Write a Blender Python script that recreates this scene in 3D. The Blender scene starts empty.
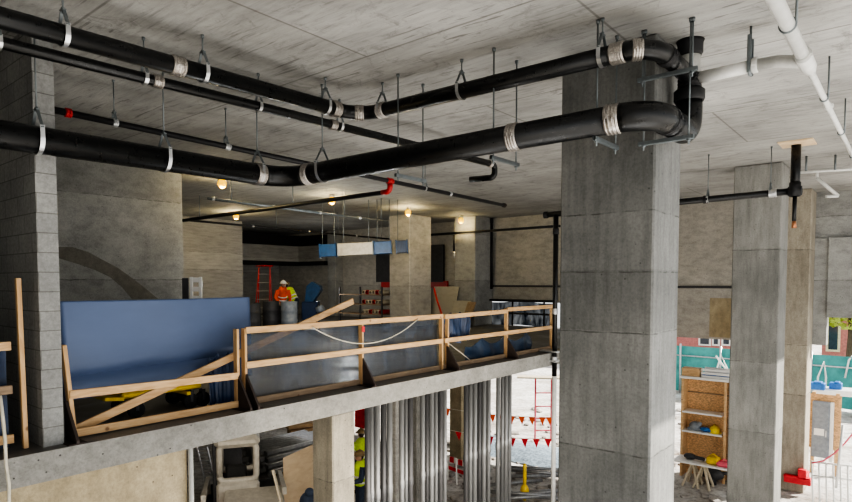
import bpy, bmesh, math, random
from mathutils import Vector, Matrix
random.seed(7)
C = bpy.context.scene.collection
R = math.radians
# ------------------------------------------------------------------ camera maths
F, CX, CY, HOR = 595.0, 426.0, 310.0, 282.0
EYE = Vector((0, 0, 1.7))
YAW = math.atan2(489, F)
PIT = math.atan2(CY - HOR, F)
f0 = Vector((-math.sin(YAW), math.cos(YAW), 0))
CR = Vector((math.cos(YAW), math.sin(YAW), 0))
CF = f0 * math.cos(PIT) - Vector((0, 0, math.sin(PIT)))
CU = f0 * math.sin(PIT) + Vector((0, 0, math.cos(PIT)))
def ray(px, py): return CR * ((px - CX) / F) + CU * ((CY - py) / F) + CF
def onX(px, py, X): r = ray(px, py); return EYE + r * ((X - EYE.x) / r.x)
def onY(px, py, Y): r = ray(px, py); return EYE + r * ((Y - EYE.y) / r.y)
def onZ(px, py, Z): r = ray(px, py); return EYE + r * ((Z - EYE.z) / r.z)
def onD(px, py, d): return EYE + ray(px, py) * d
cam = bpy.data.cameras.new('camera'); co = bpy.data.objects.new('camera', cam); C.objects.link(co)
cam.sensor_width = 36; cam.lens = F / 852 * 36; cam.shift_y = (CY - 251) / 852
cam.clip_start = .05; cam.clip_end = 400
co.matrix_world = Matrix.Translation(EYE) @ Matrix((CR, CU, -CF)).transposed().to_4x4()
bpy.context.scene.camera = co
CEIL, GND, SX = 4.25, -4.2, -6.7

# ------------------------------------------------------------------ materials
def nt(name):
    m = bpy.data.materials.new(name); m.use_nodes = True
    t = m.node_tree; return m, t, t.nodes['Principled BSDF']
def N(t, kind, **kw):
    n = t.nodes.new(kind)
    for k, v in kw.items():
        if k in n.inputs: n.inputs[k].default_value = v
        else: setattr(n, k, v)
    return n
def ramp(t, src, stops, interp='LINEAR'):
    r = t.nodes.new('ShaderNodeValToRGB'); r.color_ramp.interpolation = interp
    e = r.color_ramp.elements
    while len(e) < len(stops): e.new(.5)
    for i, (p, c) in enumerate(stops):
        e[i].position = p; e[i].color = (c, c, c, 1) if isinstance(c, (int, float)) else (*c, 1)
    t.links.new(src, r.inputs[0]); return r.outputs[0]
def mix(t, fac, a, b, mode='MIX'):
    n = t.nodes.new('ShaderNodeMix'); n.data_type = 'RGBA'; n.blend_type = mode
    for s, v in ((0, fac), (6, a), (7, b)):
        if isinstance(v, bpy.types.NodeSocket): t.links.new(v, n.inputs[s])
        elif s == 0: n.inputs[0].default_value = v
        else: n.inputs[s].default_value = (*v, 1) if len(v) == 3 else v
    return n.outputs[2]
def pos(t, scale=(1, 1, 1), rot=0):
    g = t.nodes.new('ShaderNodeNewGeometry'); mp = t.nodes.new('ShaderNodeMapping')
    mp.inputs['Scale'].default_value = scale; mp.inputs['Rotation'].default_value = (0, 0, rot)
    t.links.new(g.outputs['Position'], mp.inputs['Vector']); return mp.outputs[0]
def noise(t, vec, scale, detail=6, rough=.6, dist=0):
    n = N(t, 'ShaderNodeTexNoise', Scale=scale, Detail=detail, Roughness=rough, Distortion=dist)
    t.links.new(vec, n.inputs['Vector']); return n.outputs[0]
def math_(t, op, a, b=None, c=None):
    n = t.nodes.new('ShaderNodeMath'); n.operation = op
    for i, v in enumerate((a, b, c)):
        if v is None: continue
        if isinstance(v, bpy.types.NodeSocket): t.links.new(v, n.inputs[i])
        else: n.inputs[i].default_value = v
    return n.outputs[0]
def bump(t, bs, h, strength=.3, dist=.01):
    b = N(t, 'ShaderNodeBump', Strength=strength, Distance=dist)
    t.links.new(h, b.inputs['Height']); t.links.new(b.outputs[0], bs.inputs['Normal'])
def plain(name, col, rough=.6, metal=0, var=.25, scale=8, stretch=(1, 1, 1), emit=0, alpha=1, trans=0, spec=.5):
    m, t, b = nt(name)
    v = noise(t, pos(t, stretch), scale)
    f = ramp(t, v, [(.3, 1 - var), (.7, 1 + var * .5)])
    c = mix(t, 1, col, f, 'MULTIPLY'); t.links.new(c, b.inputs['Base Color'])
    b.inputs['Roughness'].default_value = rough; b.inputs['Metallic'].default_value = metal
    b.inputs['Specular IOR Level'].default_value = spec
    if emit: b.inputs['Emission Color'].default_value = (*col, 1); b.inputs['Emission Strength'].default_value = emit
    if alpha < 1: b.inputs['Alpha'].default_value = alpha
    return m
def conc(name, a, bcol, streak=(1, 1, .25), joints=(), pits=.5, rough=.85, patch=None, wob=.03):
    """cast concrete: cloudy, streaked, with bug holes and pour joints at the given heights"""
    m, t, b = nt(name)
    p = pos(t); big = noise(t, p, .9, 5, .65, .3)
    col = mix(t, ramp(t, big, [(.3, 0), (.7, 1)]), a, bcol)
    st = noise(t, pos(t, streak), 5, 7, .7)
    col = mix(t, 1, col, ramp(t, st, [(.3, .72), (.55, 1.0), (.75, 1.12)]), 'MULTIPLY')
    fine = noise(t, p, 38, 3, .7)
    col = mix(t, 1, col, ramp(t, fine, [(.3, .82), (.6, 1.05)]), 'MULTIPLY')
    vo = N(t, 'ShaderNodeTexVoronoi', Scale=7.0); t.links.new(p, vo.inputs['Vector'])
    hole = ramp(t, vo.outputs['Distance'], [(.045, 1 - pits), (.09, 1)])
    col = mix(t, 1, col, hole, 'MULTIPLY')
    if joints:
        s = t.nodes.new('ShaderNodeSeparateXYZ'); t.links.new(p, s.inputs[0])
        zz = math_(t, 'MULTIPLY_ADD', math_(t, 'SUBTRACT', noise(t, p, 2.2, 3), .5), wob * 2, s.outputs[2])
        acc = None
        for j in joints:
            q = math_(t, 'COMPARE', zz, j, .008)
            acc = q if acc is None else math_(t, 'MAXIMUM', acc, q)
        # the pours differ a little in tone
        lo, hi = min(joints) - 2, max(joints) + 2
        nz = math_(t, 'DIVIDE', math_(t, 'SUBTRACT', zz, lo), hi - lo)
        st2 = [(0, .93)]
        for k, j in enumerate(sorted(joints)): st2.append(((j - lo) / (hi - lo), (1.08, .9, 1.04, .95)[k % 4]))
        col = mix(t, 1, col, ramp(t, nz, st2, 'CONSTANT'), 'MULTIPLY')
        col = mix(t, math_(t, 'MULTIPLY', math_(t, 'MULTIPLY', acc, .7), ramp(t, noise(t, p, 6, 3), [(.4, .15), (.6, 1)])), col, (.05, .05, .045))
    t.links.new(col, b.inputs['Base Color']); b.inputs['Roughness'].default_value = rough
    bump(t, b, mix(t, .5, st, fine), .35, .01); return m
def ceiling_mat():
    m, t, b = nt('ceiling_concrete')
    p = pos(t); big = noise(t, p, .4, 5, .6, .4)
    col = mix(t, ramp(t, big, [(.32, 0), (.66, 1)]), (.27, .268, .26), (.46, .455, .44))
    g = noise(t, pos(t, (.8, 6, 1), R(-22)), 2.2, 8, .72, .5)      # board grain, runs across the bay
    col = mix(t, 1, col, ramp(t, g, [(.3, .55), (.42, .9), (.56, 1.04), (.75, 1.14)]), 'MULTIPLY')
    g2 = noise(t, pos(t, (1.1, 12, 1), R(-22)), 1.5, 4, .6)
    msk = ramp(t, noise(t, p, .55, 3), [(.42, 0), (.6, 1)])
    col = mix(t, math_(t, 'MULTIPLY', ramp(t, g2, [(.6, 0), (.66, .75)]), msk), col, (.13, .125, .118))
    st = noise(t, p, 1.9, 9, .8, 1.4)
    col = mix(t, ramp(t, st, [(.54, 0), (.66, .6)]), col, (.15, .147, .138))
    sp_ = noise(t, p, 9, 6, .8, .6)
    col = mix(t, ramp(t, sp_, [(.6, 0), (.68, .4)]), col, (.14, .135, .125))
    br = N(t, 'ShaderNodeTexBrick', Scale=1.0); br.inputs['Brick Width'].default_value = 4.88; br.inputs['Row Height'].default_value = 2.44
    br.inputs['Mortar Size'].default_value = .02; br.inputs['Mortar Smooth'].default_value = .7
    br.inputs['Color1'].default_value = (1, 1, 1, 1); br.inputs['Color2'].default_value = (.9, .9, .885, 1); br.inputs['Mortar'].default_value = (.45, .44, .42, 1)
    t.links.new(p, br.inputs['Vector'])
    col = mix(t, .8, col, br.outputs[0], 'MULTIPLY')
    t.links.new(col, b.inputs['Base Color']); b.inputs['Roughness'].default_value = .8
    bump(t, b, g, .3, .02); return m
def cmu_mat():
    m, t, b = nt('block_masonry')
    g = t.nodes.new('ShaderNodeNewGeometry'); s = t.nodes.new('ShaderNodeSeparateXYZ'); t.links.new(g.outputs['Position'], s.inputs[0])
    sn = t.nodes.new('ShaderNodeSeparateXYZ'); t.links.new(g.outputs['Normal'], sn.inputs[0])
    u = math_(t, 'ADD', math_(t, 'MULTIPLY', s.outputs[0], math_(t, 'ABSOLUTE', sn.outputs[1])), math_(t, 'MULTIPLY', math_(t, 'ADD', s.outputs[1], 2.03), math_(t, 'ABSOLUTE', sn.outputs[0])))
    cv = t.nodes.new('ShaderNodeCombineXYZ'); t.links.new(u, cv.inputs[0]); t.links.new(s.outputs[2], cv.inputs[1])
    br = N(t, 'ShaderNodeTexBrick', Scale=1.0); br.inputs['Brick Width'].default_value = .4; br.inputs['Row Height'].default_value = .2
    br.inputs['Mortar Size'].default_value = .006; br.inputs['Mortar Smooth'].default_value = .3
    br.inputs['Color1'].default_value = (.33, .33, .32, 1); br.inputs['Color2'].default_value = (.28, .283, .278, 1); br.inputs['Mortar'].default_value = (.17, .17, .162, 1)
    t.links.new(cv.outputs[0], br.inputs['Vector'])
    n = noise(t, pos(t), 25, 5, .7)
    col = mix(t, 1, br.outputs[0], ramp(t, n, [(.3, .75), (.7, 1.15)]), 'MULTIPLY')
    n2 = noise(t, pos(t), 1.5, 4)
    col = mix(t, 1, col, ramp(t, n2, [(.3, .8), (.7, 1.1)]), 'MULTIPLY')
    t.links.new(col, b.inputs['Base Color']); b.inputs['Roughness'].default_value = .9
    bump(t, b, n, .5, .008); return m
def wood(name, a, bcol, stretch=(8, 1, 8), rough=.65, knots=True):
    m, t, b = nt(name)
    n = noise(t, pos(t, stretch), 3, 6, .6, .8)
    col = mix(t, ramp(t, n, [(.3, 0), (.7, 1)]), a, bcol)
    vo = N(t, 'ShaderNodeTexVoronoi', Scale=3.2); t.links.new(pos(t), vo.inputs['Vector'])
    if knots: col = mix(t, ramp(t, vo.outputs['Distance'], [(.05, .8), (.1, 0)]), col, (.16, .07, .03))
    t.links.new(col, b.inputs['Base Color']); b.inputs['Roughness'].default_value = rough
    bump(t, b, n, .15, .004); return m
XC0 = -3.18; YC0 = onX(559.5, 282, XC0).y; Y2 = onX(731.5, 282, XC0).y; Y3 = 19.3
JB = [onY(600, y, YC0).z for y in (214, 272, 332, 450)]
JC = [onY(755, y, Y2).z for y in (362, 432, 250)]
JR = [onY(797, y, Y3).z for y in (345, 395, 250)]
M = {}
M['ceil'] = ceiling_mat(); M['cmu'] = cmu_mat()
M['col_big'] = conc('column_concrete', (.15, .153, .148), (.25, .25, .24), (2.5, 2.5, .22), JB, .5)
M['col'] = conc('column_concrete_grey', (.2, .2, .188), (.31, .305, .285), (2, 2, .3), JC, .5)
M['col_warm'] = conc('column_concrete_warm', (.33, .295, .235), (.46, .42, .35), (2, 2, .5), JR, .5)
M['wall'] = conc('wall_concrete', (.31, .312, .3), (.43, .43, .415), (.6, .6, 1), (1.75, 3.55), .5)
M['wall_back'] = conc('back_wall_concrete', (.39, .372, .338), (.49, .47, .43), (.6, .6, 1.2), (1.55,), .6)
M['wall_brown'] = conc('brown_wall_concrete', (.36, .35, .328), (.46, .447, .42), (.3, .3, 2.5), (2.9, 2.2), .4)
M['wall_low'] = conc('lower_wall_concrete', (.27, .22, .135), (.43, .365, .25), (1, 1, .6), (-1.05,), .7)
M['edge'] = conc('slab_edge_concrete', (.2, .195, .18), (.32, .315, .295), (2, 1.4, 2), (), .8)
def floor_mat():
    m, t, b = nt('wet_slab')
    n = noise(t, pos(t), .8, 6, .65, .4)
    col = mix(t, ramp(t, n, [(.35, 0), (.65, 1)]), (.09, .092, .095), (.2, .19, .175))
    t.links.new(col, b.inputs['Base Color'])
    t.links.new(ramp(t, n, [(.4, .35), (.62, .75)]), b.inputs['Roughness']); return m
M['floor'] = floor_mat()
def ground_mat():
    m, t, b = nt('site_ground')
    n = noise(t, pos(t), .5, 8, .7, .6)
    col = mix(t, ramp(t, n, [(.35, 0), (.62, 1)]), (.35, .31, .27), (.72, .71, .69))
    n2 = noise(t, pos(t), 6, 6, .75)
    col = mix(t, 1, col, ramp(t, n2, [(.35, .5), (.5, 1), (.7, 1.1)]), 'MULTIPLY')
    t.links.new(col, b.inputs['Base Color']); b.inputs['Roughness'].default_value = .9
    bump(t, b, n2, .8, .08); return m
M['ground'] = ground_mat()
def black_pipe_mat():
    m, t, b = nt('black_pipe')
    n = noise(t, pos(t), 14, 5, .7)
    col = mix(t, ramp(t, n, [(.55, 0), (.75, 1)]), (.004, .0045, .005), (.014, .014, .015))
    t.links.new(col, b.inputs['Base Color']); t.links.new(ramp(t, n, [(.3, .22), (.7, .48)]), b.inputs['Roughness'])
    bump(t, b, n, .08, .01); return m
M['black'] = black_pipe_mat()
M['blackmatt'] = plain('black_matt', (.015, .015, .017), .55)
def coupling_mat():
    m, t, b = nt('coupling_steel')
    n = noise(t, pos(t), 80, 4, .7)
    col = mix(t, ramp(t, n, [(.4, 0), (.62, 1)]), (.36, .32, .29), (.56, .54, .51))
    t.links.new(col, b.inputs['Base Color']); b.inputs['Metallic'].default_value = .75; b.inputs['Roughness'].default_value = .3
    bump(t, b, n, .15, .005); return m
M['coup'] = coupling_mat()
M['galv'] = plain('galvanised_steel', (.6, .61, .62), .35, .8, .2)
M['galvdark'] = plain('galvanised_rod', (.2, .225, .235), .45, .5, .25)
M['strap'] = plain('bright_strap', (.6, .61, .62), .28, .8, .2)
M['conduit'] = plain('galvanised_conduit', (.3, .305, .31), .4, .6, .25, 3, (6, 6, .4))
M['conduit2'] = plain('dull_conduit', (.13, .13, .135), .45, .55, .25, 3, (6, 6, .4))
M['white'] = plain('white_pvc', (.66, .66, .64), .35, 0, .12)
M['greypvc'] = plain('grey_pvc', (.45, .45, .43), .4, 0, .2)
M['red'] = plain('red_paint', (.5, .03, .03), .45)
M['redbright'] = plain('bright_red_plastic', (.7, .03, .045), .5)
M['orange'] = plain('orange_fabric', (.95, .12, .02), .7)
M['pink'] = plain('pink_tape', (.85, .16, .22), .6)
M['lum'] = wood('lumber', (.47, .28, .13), (.66, .46, .26))
M['lumv'] = wood('lumber_upright', (.46, .27, .125), (.64, .44, .24), (8, 8, 1))
M['lumold'] = wood('old_lumber', (.2, .14, .09), (.36, .26, .17))
M['lumgrey'] = wood('pale_lumber', (.52, .45, .34), (.68, .6, .46))
M['ply'] = wood('plywood', (.55, .34, .17), (.72, .5, .29), (1.2, 1.2, 5), .6)
M['plypale'] = wood('pale_plywood', (.66, .49, .31), (.78, .62, .43), (1, 1, 3), .6)
M['osb'] = plain('strand_board', (.72, .45, .24), .7, 0, .5, 16, (1, 1, 2))
M['gyp'] = wood('buff_board', (.36, .335, .28), (.43, .4, .33), (1, 1, 2), .7, False)
M['bracket'] = plain('rusty_bracket', (.055, .04, .035), .65, .2)
M['panel'] = plain('blue_sheet', (.105, .15, .27), .42, 0, .12, 1.2, (1, .5, 1.3))
M['tarp'] = plain('blue_tarpaulin', (.013, .034, .09), .45, 0, .5, 6)
def film(name, col, alpha, rough=.35):
    m, t, b = nt(name)
    n = noise(t, pos(t, (1, 1, .35)), 3.5, 5, .6, 1)
    t.links.new(mix(t, ramp(t, n, [(.35, 0), (.65, 1)]), tuple(c * .75 for c in col), tuple(c * 1.25 for c in col)), b.inputs['Base Color'])
    t.links.new(ramp(t, n, [(.3, alpha - .12), (.7, alpha + .12)]), b.inputs['Alpha'])
    b.inputs['Roughness'].default_value = rough; bump(t, b, n, .2, .02); return m
M['net'] = film('slate_blue_netting', (.032, .048, .078), .62)
M['film'] = film('thin_blue_plastic', (.012, .03, .065), .93)
M['yellow'] = plain('yellow_paint', (.8, .55, .02), .4)
M['yellowh'] = plain('yellow_plastic', (.95, .72, .03), .35)
M['rubber'] = plain('black_rubber', (.02, .02, .02), .8)
M['alu'] = plain('aluminium', (.62, .63, .64), .35, .6)
M['whitepaint'] = plain('white_paint', (.68, .67, .63), .4, 0, .12)
M['loader'] = plain('warm_white_paint', (.5, .47, .41), .45, 0, .2)
M['loaderred'] = plain('dark_red_paint', (.32, .03, .03), .45)
M['darkgrey'] = plain('dark_grey', (.06, .06, .065), .6)
M['grey'] = plain('mid_grey_metal', (.27, .3, .34), .5)
M['ductblue'] = plain('blue_duct_wrap', (.022, .075, .17), .35, 0, .3)
M['duct'] = plain('duct_sheet', (.42, .38, .3), .4, .3)
M['lime'] = plain('lime_fabric', (.62, .85, .06), .7)
M['navy'] = plain('navy_fabric', (.03, .045, .08), .8)
M['skin'] = plain('skin', (.5, .3, .21), .55)
M['hat'] = plain('white_helmet', (.82, .82, .8), .3, 0, .05)
M['hatbrown'] = plain('brown_helmet', (.25, .17, .08), .4)
M['hair'] = plain('dark_hair', (.03, .02, .015), .7)
M['cord'] = plain('pale_cord', (.62, .58, .48), .6)
M['teal'] = plain('teal_screen', (.08, .36, .35), .6, 0, .3, 2)
M['pinkwall'] = plain('pink_brick', (.55, .22, .2), .8)
M['glass'] = plain('dark_glass', (.05, .06, .08), .1)
M['leaf'] = plain('yellow_green_leaf', (.42, .48, .08), .6)
M['bark'] = plain('bark', (.14, .1, .07), .9)
M['bluegravel'] = plain('blue_grey_gravel', (.3, .38, .46), .9, 0, .6, 12)
M['signblue'] = plain('blue_plastic', (.04, .18, .5), .4)
def glow(name, col, s):
    m, t, b = nt(name); b.inputs['Base Color'].default_value = (*col, 1)
    n = noise(t, pos(t), 3); f = ramp(t, n, [(0, tuple(c * .9 for c in col)), (1, col)])
    t.links.new(f, b.inputs['Emission Color']); b.inputs['Emission Strength'].default_value = s; return m
M['bulb'] = glow('lit_bulb', (1, .56, .005), 1.5)

# ------------------------------------------------------------------ mesh helpers
class MB:
    def __init__(s): s.bm = bmesh.new()
    def box(s, lo, hi, bev=0, mat=None):
        lo, hi = Vector(lo), Vector(hi)
        g = bmesh.ops.create_cube(s.bm, size=1)
        vs = g['verts']; c = (lo + hi) / 2; d = hi - lo
        for v in vs:
            v.co = Vector((v.co.x * d.x, v.co.y * d.y, v.co.z * d.z)) + (Vector((0, 0, 0)) if mat else c)
        if bev:
            es = list({e for v in vs for e in v.link_edges})
            r = bmesh.ops.bevel(s.bm, geom=es, offset=bev, segments=1, affect='EDGES')
            vs = list({v for f in r['faces'] for v in f.verts} | {v for v in vs if v.is_valid})
        if mat is not None:
            for v in vs: v.co = mat @ v.co + c
        return s
    def beam(s, a, b, w, h, up=(0, 0, 1), bev=.004):
        """a board from a to b: w wide across, h along up"""
        a, b = Vector(a), Vector(b); d = (b - a); L = d.length; d.normalize()
        up = Vector(up); x = d.cross(up).normalized(); z = x.cross(d)
        m = Matrix((x, d, z)).transposed()
        c = (a + b) / 2
        hs = Vector((w, L, h)) / 2
        return s.box(c - hs, c + hs, bev, m)
    def tube(s, pts, r, seg=14, caps=True, radii=None):
        pts = [Vector(p) for p in pts]; n = len(pts); rings = []
        t0 = (pts[1] - pts[0]).normalized()
        ref = Vector((0, 0, 1)) if abs(t0.z) < .9 else Vector((1, 0, 0))
        x = t0.cross(ref).normalized()
        for i, p in enumerate(pts):
            t = (pts[min(i + 1, n - 1)] - pts[max(i - 1, 0)]).normalized()
            x = (x - t * x.dot(t)).normalized(); y = t.cross(x)
            rr = radii[i] if radii else r
            rings.append([s.bm.verts.new(p + x * math.cos(2 * math.pi * k / seg) * rr + y * math.sin(2 * math.pi * k / seg) * rr) for k in range(seg)])
        for i in range(n - 1):
            for k in range(seg):
                f = s.bm.faces.new((rings[i][k], rings[i][(k + 1) % seg], rings[i + 1][(k + 1) % seg], rings[i + 1][k])); f.smooth = True
        if caps: s.bm.faces.new(rings[0][::-1]); s.bm.faces.new(rings[-1])
        return s
    def ring(s, a, b, r0, r1, seg=18):
        """hollow sleeve between a and b"""
        a, b = Vector(a), Vector(b); d = (b - a).normalized()
        return s.tube([a, a, b, b], r1, seg, False, [r0, r1, r1, r0]) if False else s.tube([a, a + d * .004, b - d * .004, b], r1, seg, False, [r0, r1, r1, r0])
    def ball(s, c, r, sc=(1, 1, 1), seg=14, rot=None):
        g = bmesh.ops.create_uvsphere(s.bm, u_segments=seg, v_segments=max(6, seg * 2 // 3), radius=r)
        for v in g['verts']:
            q = Vector((v.co.x * sc[0], v.co.y * sc[1], v.co.z * sc[2]))
            v.co = (rot @ q if rot else q) + Vector(c)
        for v in g['verts']:
            for f in v.link_faces: f.smooth = True
        return s
    def poly(s, pts, ext):
        vs = [s.bm.verts.new(Vector(p)) for p in pts]; f = s.bm.faces.new(vs)
        r = bmesh.ops.extrude_face_region(s.bm, geom=[f])
        for v in r['geom']:
            if isinstance(v, bmesh.types.BMVert): v.co += Vector(ext)
        bmesh.ops.recalc_face_normals(s.bm, faces=s.bm.faces); return s
    def sheet(s, fn, nu, nv, smooth=True):
        g = [[s.bm.verts.new(fn(i / nu, j / nv)) for j in range(nv + 1)] for i in range(nu + 1)]
        for i in range(nu):
            for j in range(nv):
                f = s.bm.faces.new((g[i][j], g[i + 1][j], g[i + 1][j + 1], g[i][j + 1])); f.smooth = smooth
        return s
    def bottom(s):
        vs = [v.co for v in s.bm.verts]
        lo = [min(v[i] for v in vs) for i in range(3)]; hi = [max(v[i] for v in vs) for i in range(3)]
        return Vector(((lo[0] + hi[0]) / 2, (lo[1] + hi[1]) / 2, lo[2]))
    def build(s, name, mat, parent=None, origin=None):
        me = bpy.data.meshes.new(name)
        if parent is not None:
            root = parent
            while root.parent: root = root.parent
            o0 = root.location
        else: o0 = Vector(origin) if origin is not None else s.bottom()
        bmesh.ops.translate(s.bm, verts=s.bm.verts, vec=-Vector(o0))
        s.bm.to_mesh(me); s.bm.free(); me.materials.append(mat)
        o = bpy.data.objects.new(name, me); C.objects.link(o)
        if parent is not None: o.parent = parent
        else: o.location = o0
        return o
def tag(o, label, cat, group=None, kind=None):
    if label: o['label'] = label
    if cat: o['category'] = cat
    if group: o['group'] = group
    if kind: o['kind'] = kind
    return o
def thing(name, label, cat, loc, group=None, kind=None):
    o = bpy.data.objects.new(name, None); C.objects.link(o); o.location = Vector(loc); o.empty_display_size = .1
    return tag(o, label, cat, group, kind)
def struct(name, mb, mat): o = mb.build(name, mat); o['kind'] = 'structure'; return o
def arc(p0, corner, p1, rad, n=10):
    """fillet points of a 90-degree style bend at corner"""
    p0, c, p1 = Vector(p0), Vector(corner), Vector(p1)
    a = (p0 - c).normalized(); b = (p1 - c).normalized(); th = a.angle(b); k = rad / math.tan(th / 2)
    s, e = c + a * k, c + b * k; cen = c + (a + b).normalized() * (rad / math.sin(th / 2))
    out = []
    va, vb = s - cen, e - cen; tot = va.angle(vb)
    for i in range(n + 1):
        u = i / n; out.append(cen + (va * math.sin((1 - u) * tot) + vb * math.sin(u * tot)) / math.sin(tot))
    return out
def coupling(p, d, r, w, parent, mat='coup', name='coupling'):
    p, d = Vector(p), Vector(d).normalized(); b = MB()
    b.tube([p - d * w / 2, p - d * (w / 2 - .004), p + d * (w / 2 - .004), p + d * w / 2], r, 20, True, [r + .002, r + .008, r + .008, r + .002])
    for k in (-.36, -.12, .12, .36):
        q = p + d * w * k
        b.tube([q - d * .009, q - d * .006, q + d * .006, q + d * .009], r, 20, True, [r + .006, r + .014, r + .014, r + .006])
    side = d.cross(Vector((0, 0, 1))).normalized()
    for k in (-.24, .24):
        q = p + d * w * k + side * (r + .012); b.box(q - Vector((.012, .012, .02)), q + Vector((.012, .012, .02)), .003)
    return b.build(name, M[mat], parent)
def lerp(a, b, t): return Vector(a) * (1 - t) + Vector(b) * t

# ------------------------------------------------------------------ building shell
b = MB(); b.box((-28, -3, -.307), (SX, 20.3, 0)); o = struct('floor', b, M['floor'])
o.data.materials.append(M['edge'])
for p in o.data.polygons:
    if p.normal.z < .5: p.material_index = 1
b = MB(); b.box((-30, -4, CEIL), (1.5, 20.6, CEIL + .35)); struct('ceiling', b, M['ceil'])
b = MB(); b.box((-60, -12, GND - .3), (40, 70, GND)); struct('ground', b, M['ground'])
# block wall whose end faces the opening
b = MB(); b.box((-13.2, 2.165, 0), (-6.86, 2.36, CEIL)); struct('wall_block', b, M['cmu'])
# cast wall parallel to the slab edge
pe = onZ(181.5, 174, CEIL); XW, YW = pe.x, pe.y
b = MB(); b.box((XW - .35, 2.0, 0), (XW, YW, CEIL)); struct('wall_left', b, M['wall'])
b = MB(); b.box((-13.4, -3, -.0), (-13.1, 2.165, CEIL)); struct('wall_left_near', b, M['wall'])
# brown wall far left
XB = -22.0; pb = onX(243, 282, XB)
b = MB(); b.box((XB - .4, 4, 0), (XB, pb.y, CEIL)); struct('wall_brown', b, M['wall_brown'])
b = MB(); b.box((-27.6, 12, 0), (-27.2, 20.3, CEIL)); struct('wall_far_left', b, M['wall_brown'])
# lintel over the far bay
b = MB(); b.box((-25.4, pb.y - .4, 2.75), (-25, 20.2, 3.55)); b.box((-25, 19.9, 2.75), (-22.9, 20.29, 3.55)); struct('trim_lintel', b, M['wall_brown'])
b = MB(); b.box((-25.45, pb.y - .4, 2.55), (-24.95, 20.2, 2.75)); b.box((-24.95, 19.85, 2.55), (-22.9, 20.2, 2.75)); struct('trim_lintel_strip', b, M['blackmatt'])  # black strip along the underside of the lintel
b = MB(); b.box((-25.1, pb.y - .4, 3.56), (-24.98, 20.2, 4.1)); b.box((-24.98, 20.1, 3.56), (-22.9, 20.29, 4.1)); struct('trim_recess_shade', b, M['blackmatt'])  # flat black strips painting the shade of the slot above the lintel
# rear wall: spandrel with openings below
YR = 20.3; XRW = onY(806, 282, YR).x
b = MB()
b.box((-28, YR, 0), (-13.9, YR + .4, CEIL))
b.box((-13.9, YR, .92), (-8.0, YR + .4, CEIL))
b.box((-8.0, YR, -.1), (XRW, YR + .4, CEIL))
b.box((-13.9, YR - .05, .92), (-8, YR, 1.55)).box((-8, YR - .05, -.1), (XRW - .05, YR, 1.55))               # lower lift stands a little proud
struct('wall_back', b, M['wall_back'])
b = MB()
pr = onY(827, 317, YR)
zl = onY(830, 238, YR).z; b.box((XRW, YR, -.1), (pr.x, YR + .4, CEIL)); b.box((pr.x, YR, pr.z), (1.1, YR + .4, CEIL)); b.box((XRW, YR - .06, -.1), (pr.x, YR, zl)); b.box((pr.x, YR - .14, pr.z), (1.1, YR, zl))
struct('wall_back_right', b, M['wall'])
b = MB(); b.box((-13.2, YR - .056, 1.5), (XRW - .05, YR - .048, 1.575)); struct('trim_ledge_line', b, M['darkgrey'])  # thin dark grey strip along the ledge
b = MB(); b.box((-30, -4.4, GND), (4, -4, CEIL + .3)); struct('wall_front_shade', b, M['wall_low'] if False else M['col_big'])  # unseen wall behind the camera, added to darken the faces turned to it
# darker curved band sweeping across the cast wall
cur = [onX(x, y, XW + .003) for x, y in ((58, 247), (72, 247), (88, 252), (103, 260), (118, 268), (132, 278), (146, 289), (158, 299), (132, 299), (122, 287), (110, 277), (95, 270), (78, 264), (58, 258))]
b = MB(); b.poly(cur, (.004, 0, 0)); struct('trim_curved_band', b, conc('band_concrete', (.2, .19, .165), (.27, .255, .225), (1, 1, 1), (), .2))
# lighter/dark patch on the spandrel
pa, pc = onY(710, 298, YR - .06), onY(733, 338, YR - .06)
b = MB(); b.box((pa.x, YR - .062, pc.z), (pc.x + .3, YR - .048, pa.z)); struct('trim_patch', b, M['wall_low'])
# wall below the slab on the left
pl = onX(187, 480, -6.8)
b = MB(); b.box((-7.15, -3, GND), (-6.8, pl.y, -.307)); struct('wall_lower', b, M['wall_low'])
b = MB(); b.box((-28, -3.2, GND), (-7.15, -3, -.307)); struct('wall_lower_end', b, M['wall_low'])
b = MB(); b.box((-28.3, -3, GND), (-28, 20.3, -.307)); struct('wall_lower_left', b, M['wall'])

# ------------------------------------------------------------------ columns
def column(lo, hi, mat, label, name='concrete_column', bev=.02, collar=None):
    b = MB(); b.box(lo, hi, bev)
    return tag(b.build(name, mat), label, 'column')
q1 = onY(653, 282, YC0)
column((XC0, YC0, GND), (q1.x, YC0 + .86, CEIL), M['col_big'], 'largest foreground square concrete column with horizontal pour joints and grey streaks')
q1b = onY(779.5, 282, Y2)
column((XC0, Y2, GND), (q1b.x, Y2 + .9, CEIL), M['col'], 'square concrete column right of centre behind the black horizontal pipe, sunlit on its right side')
q0 = onY(788, 282, Y3); q1c = onY(809.5, 282, Y3)
column((q0.x - .3, Y3, GND), (q1c.x, YR - .062, CEIL), M['col_warm'], 'brownish concrete column against the rear wall with red channel near its foot')
# column on the upper slab
qa = onD(409.5, 213.7, 22.3); W = 1.04
column((qa.x - W, qa.y, 0), (qa.x, qa.y + 1.3, CEIL), M['wall_back'], 'concrete column on the upper slab with a lit bulb at its head')
qs = onY(454.5, 282, 19); qs2 = onY(475, 282, 19)
column((qs.x, 19, 0), (qs2.x, YR - .06, CEIL), M['wall'], 'concrete pier at the rear wall behind leaning buff boards', 'concrete_pier')
qs = onY(329, 282, 19.9); qs2 = onY(337, 282, 19.9)
column((qs.x, 19.8, 0), (qs2.x, YR - .002, CEIL), M['wall'], 'narrow grey pier in the dark far bay beside the blue machine', 'concrete_pier')
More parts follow.
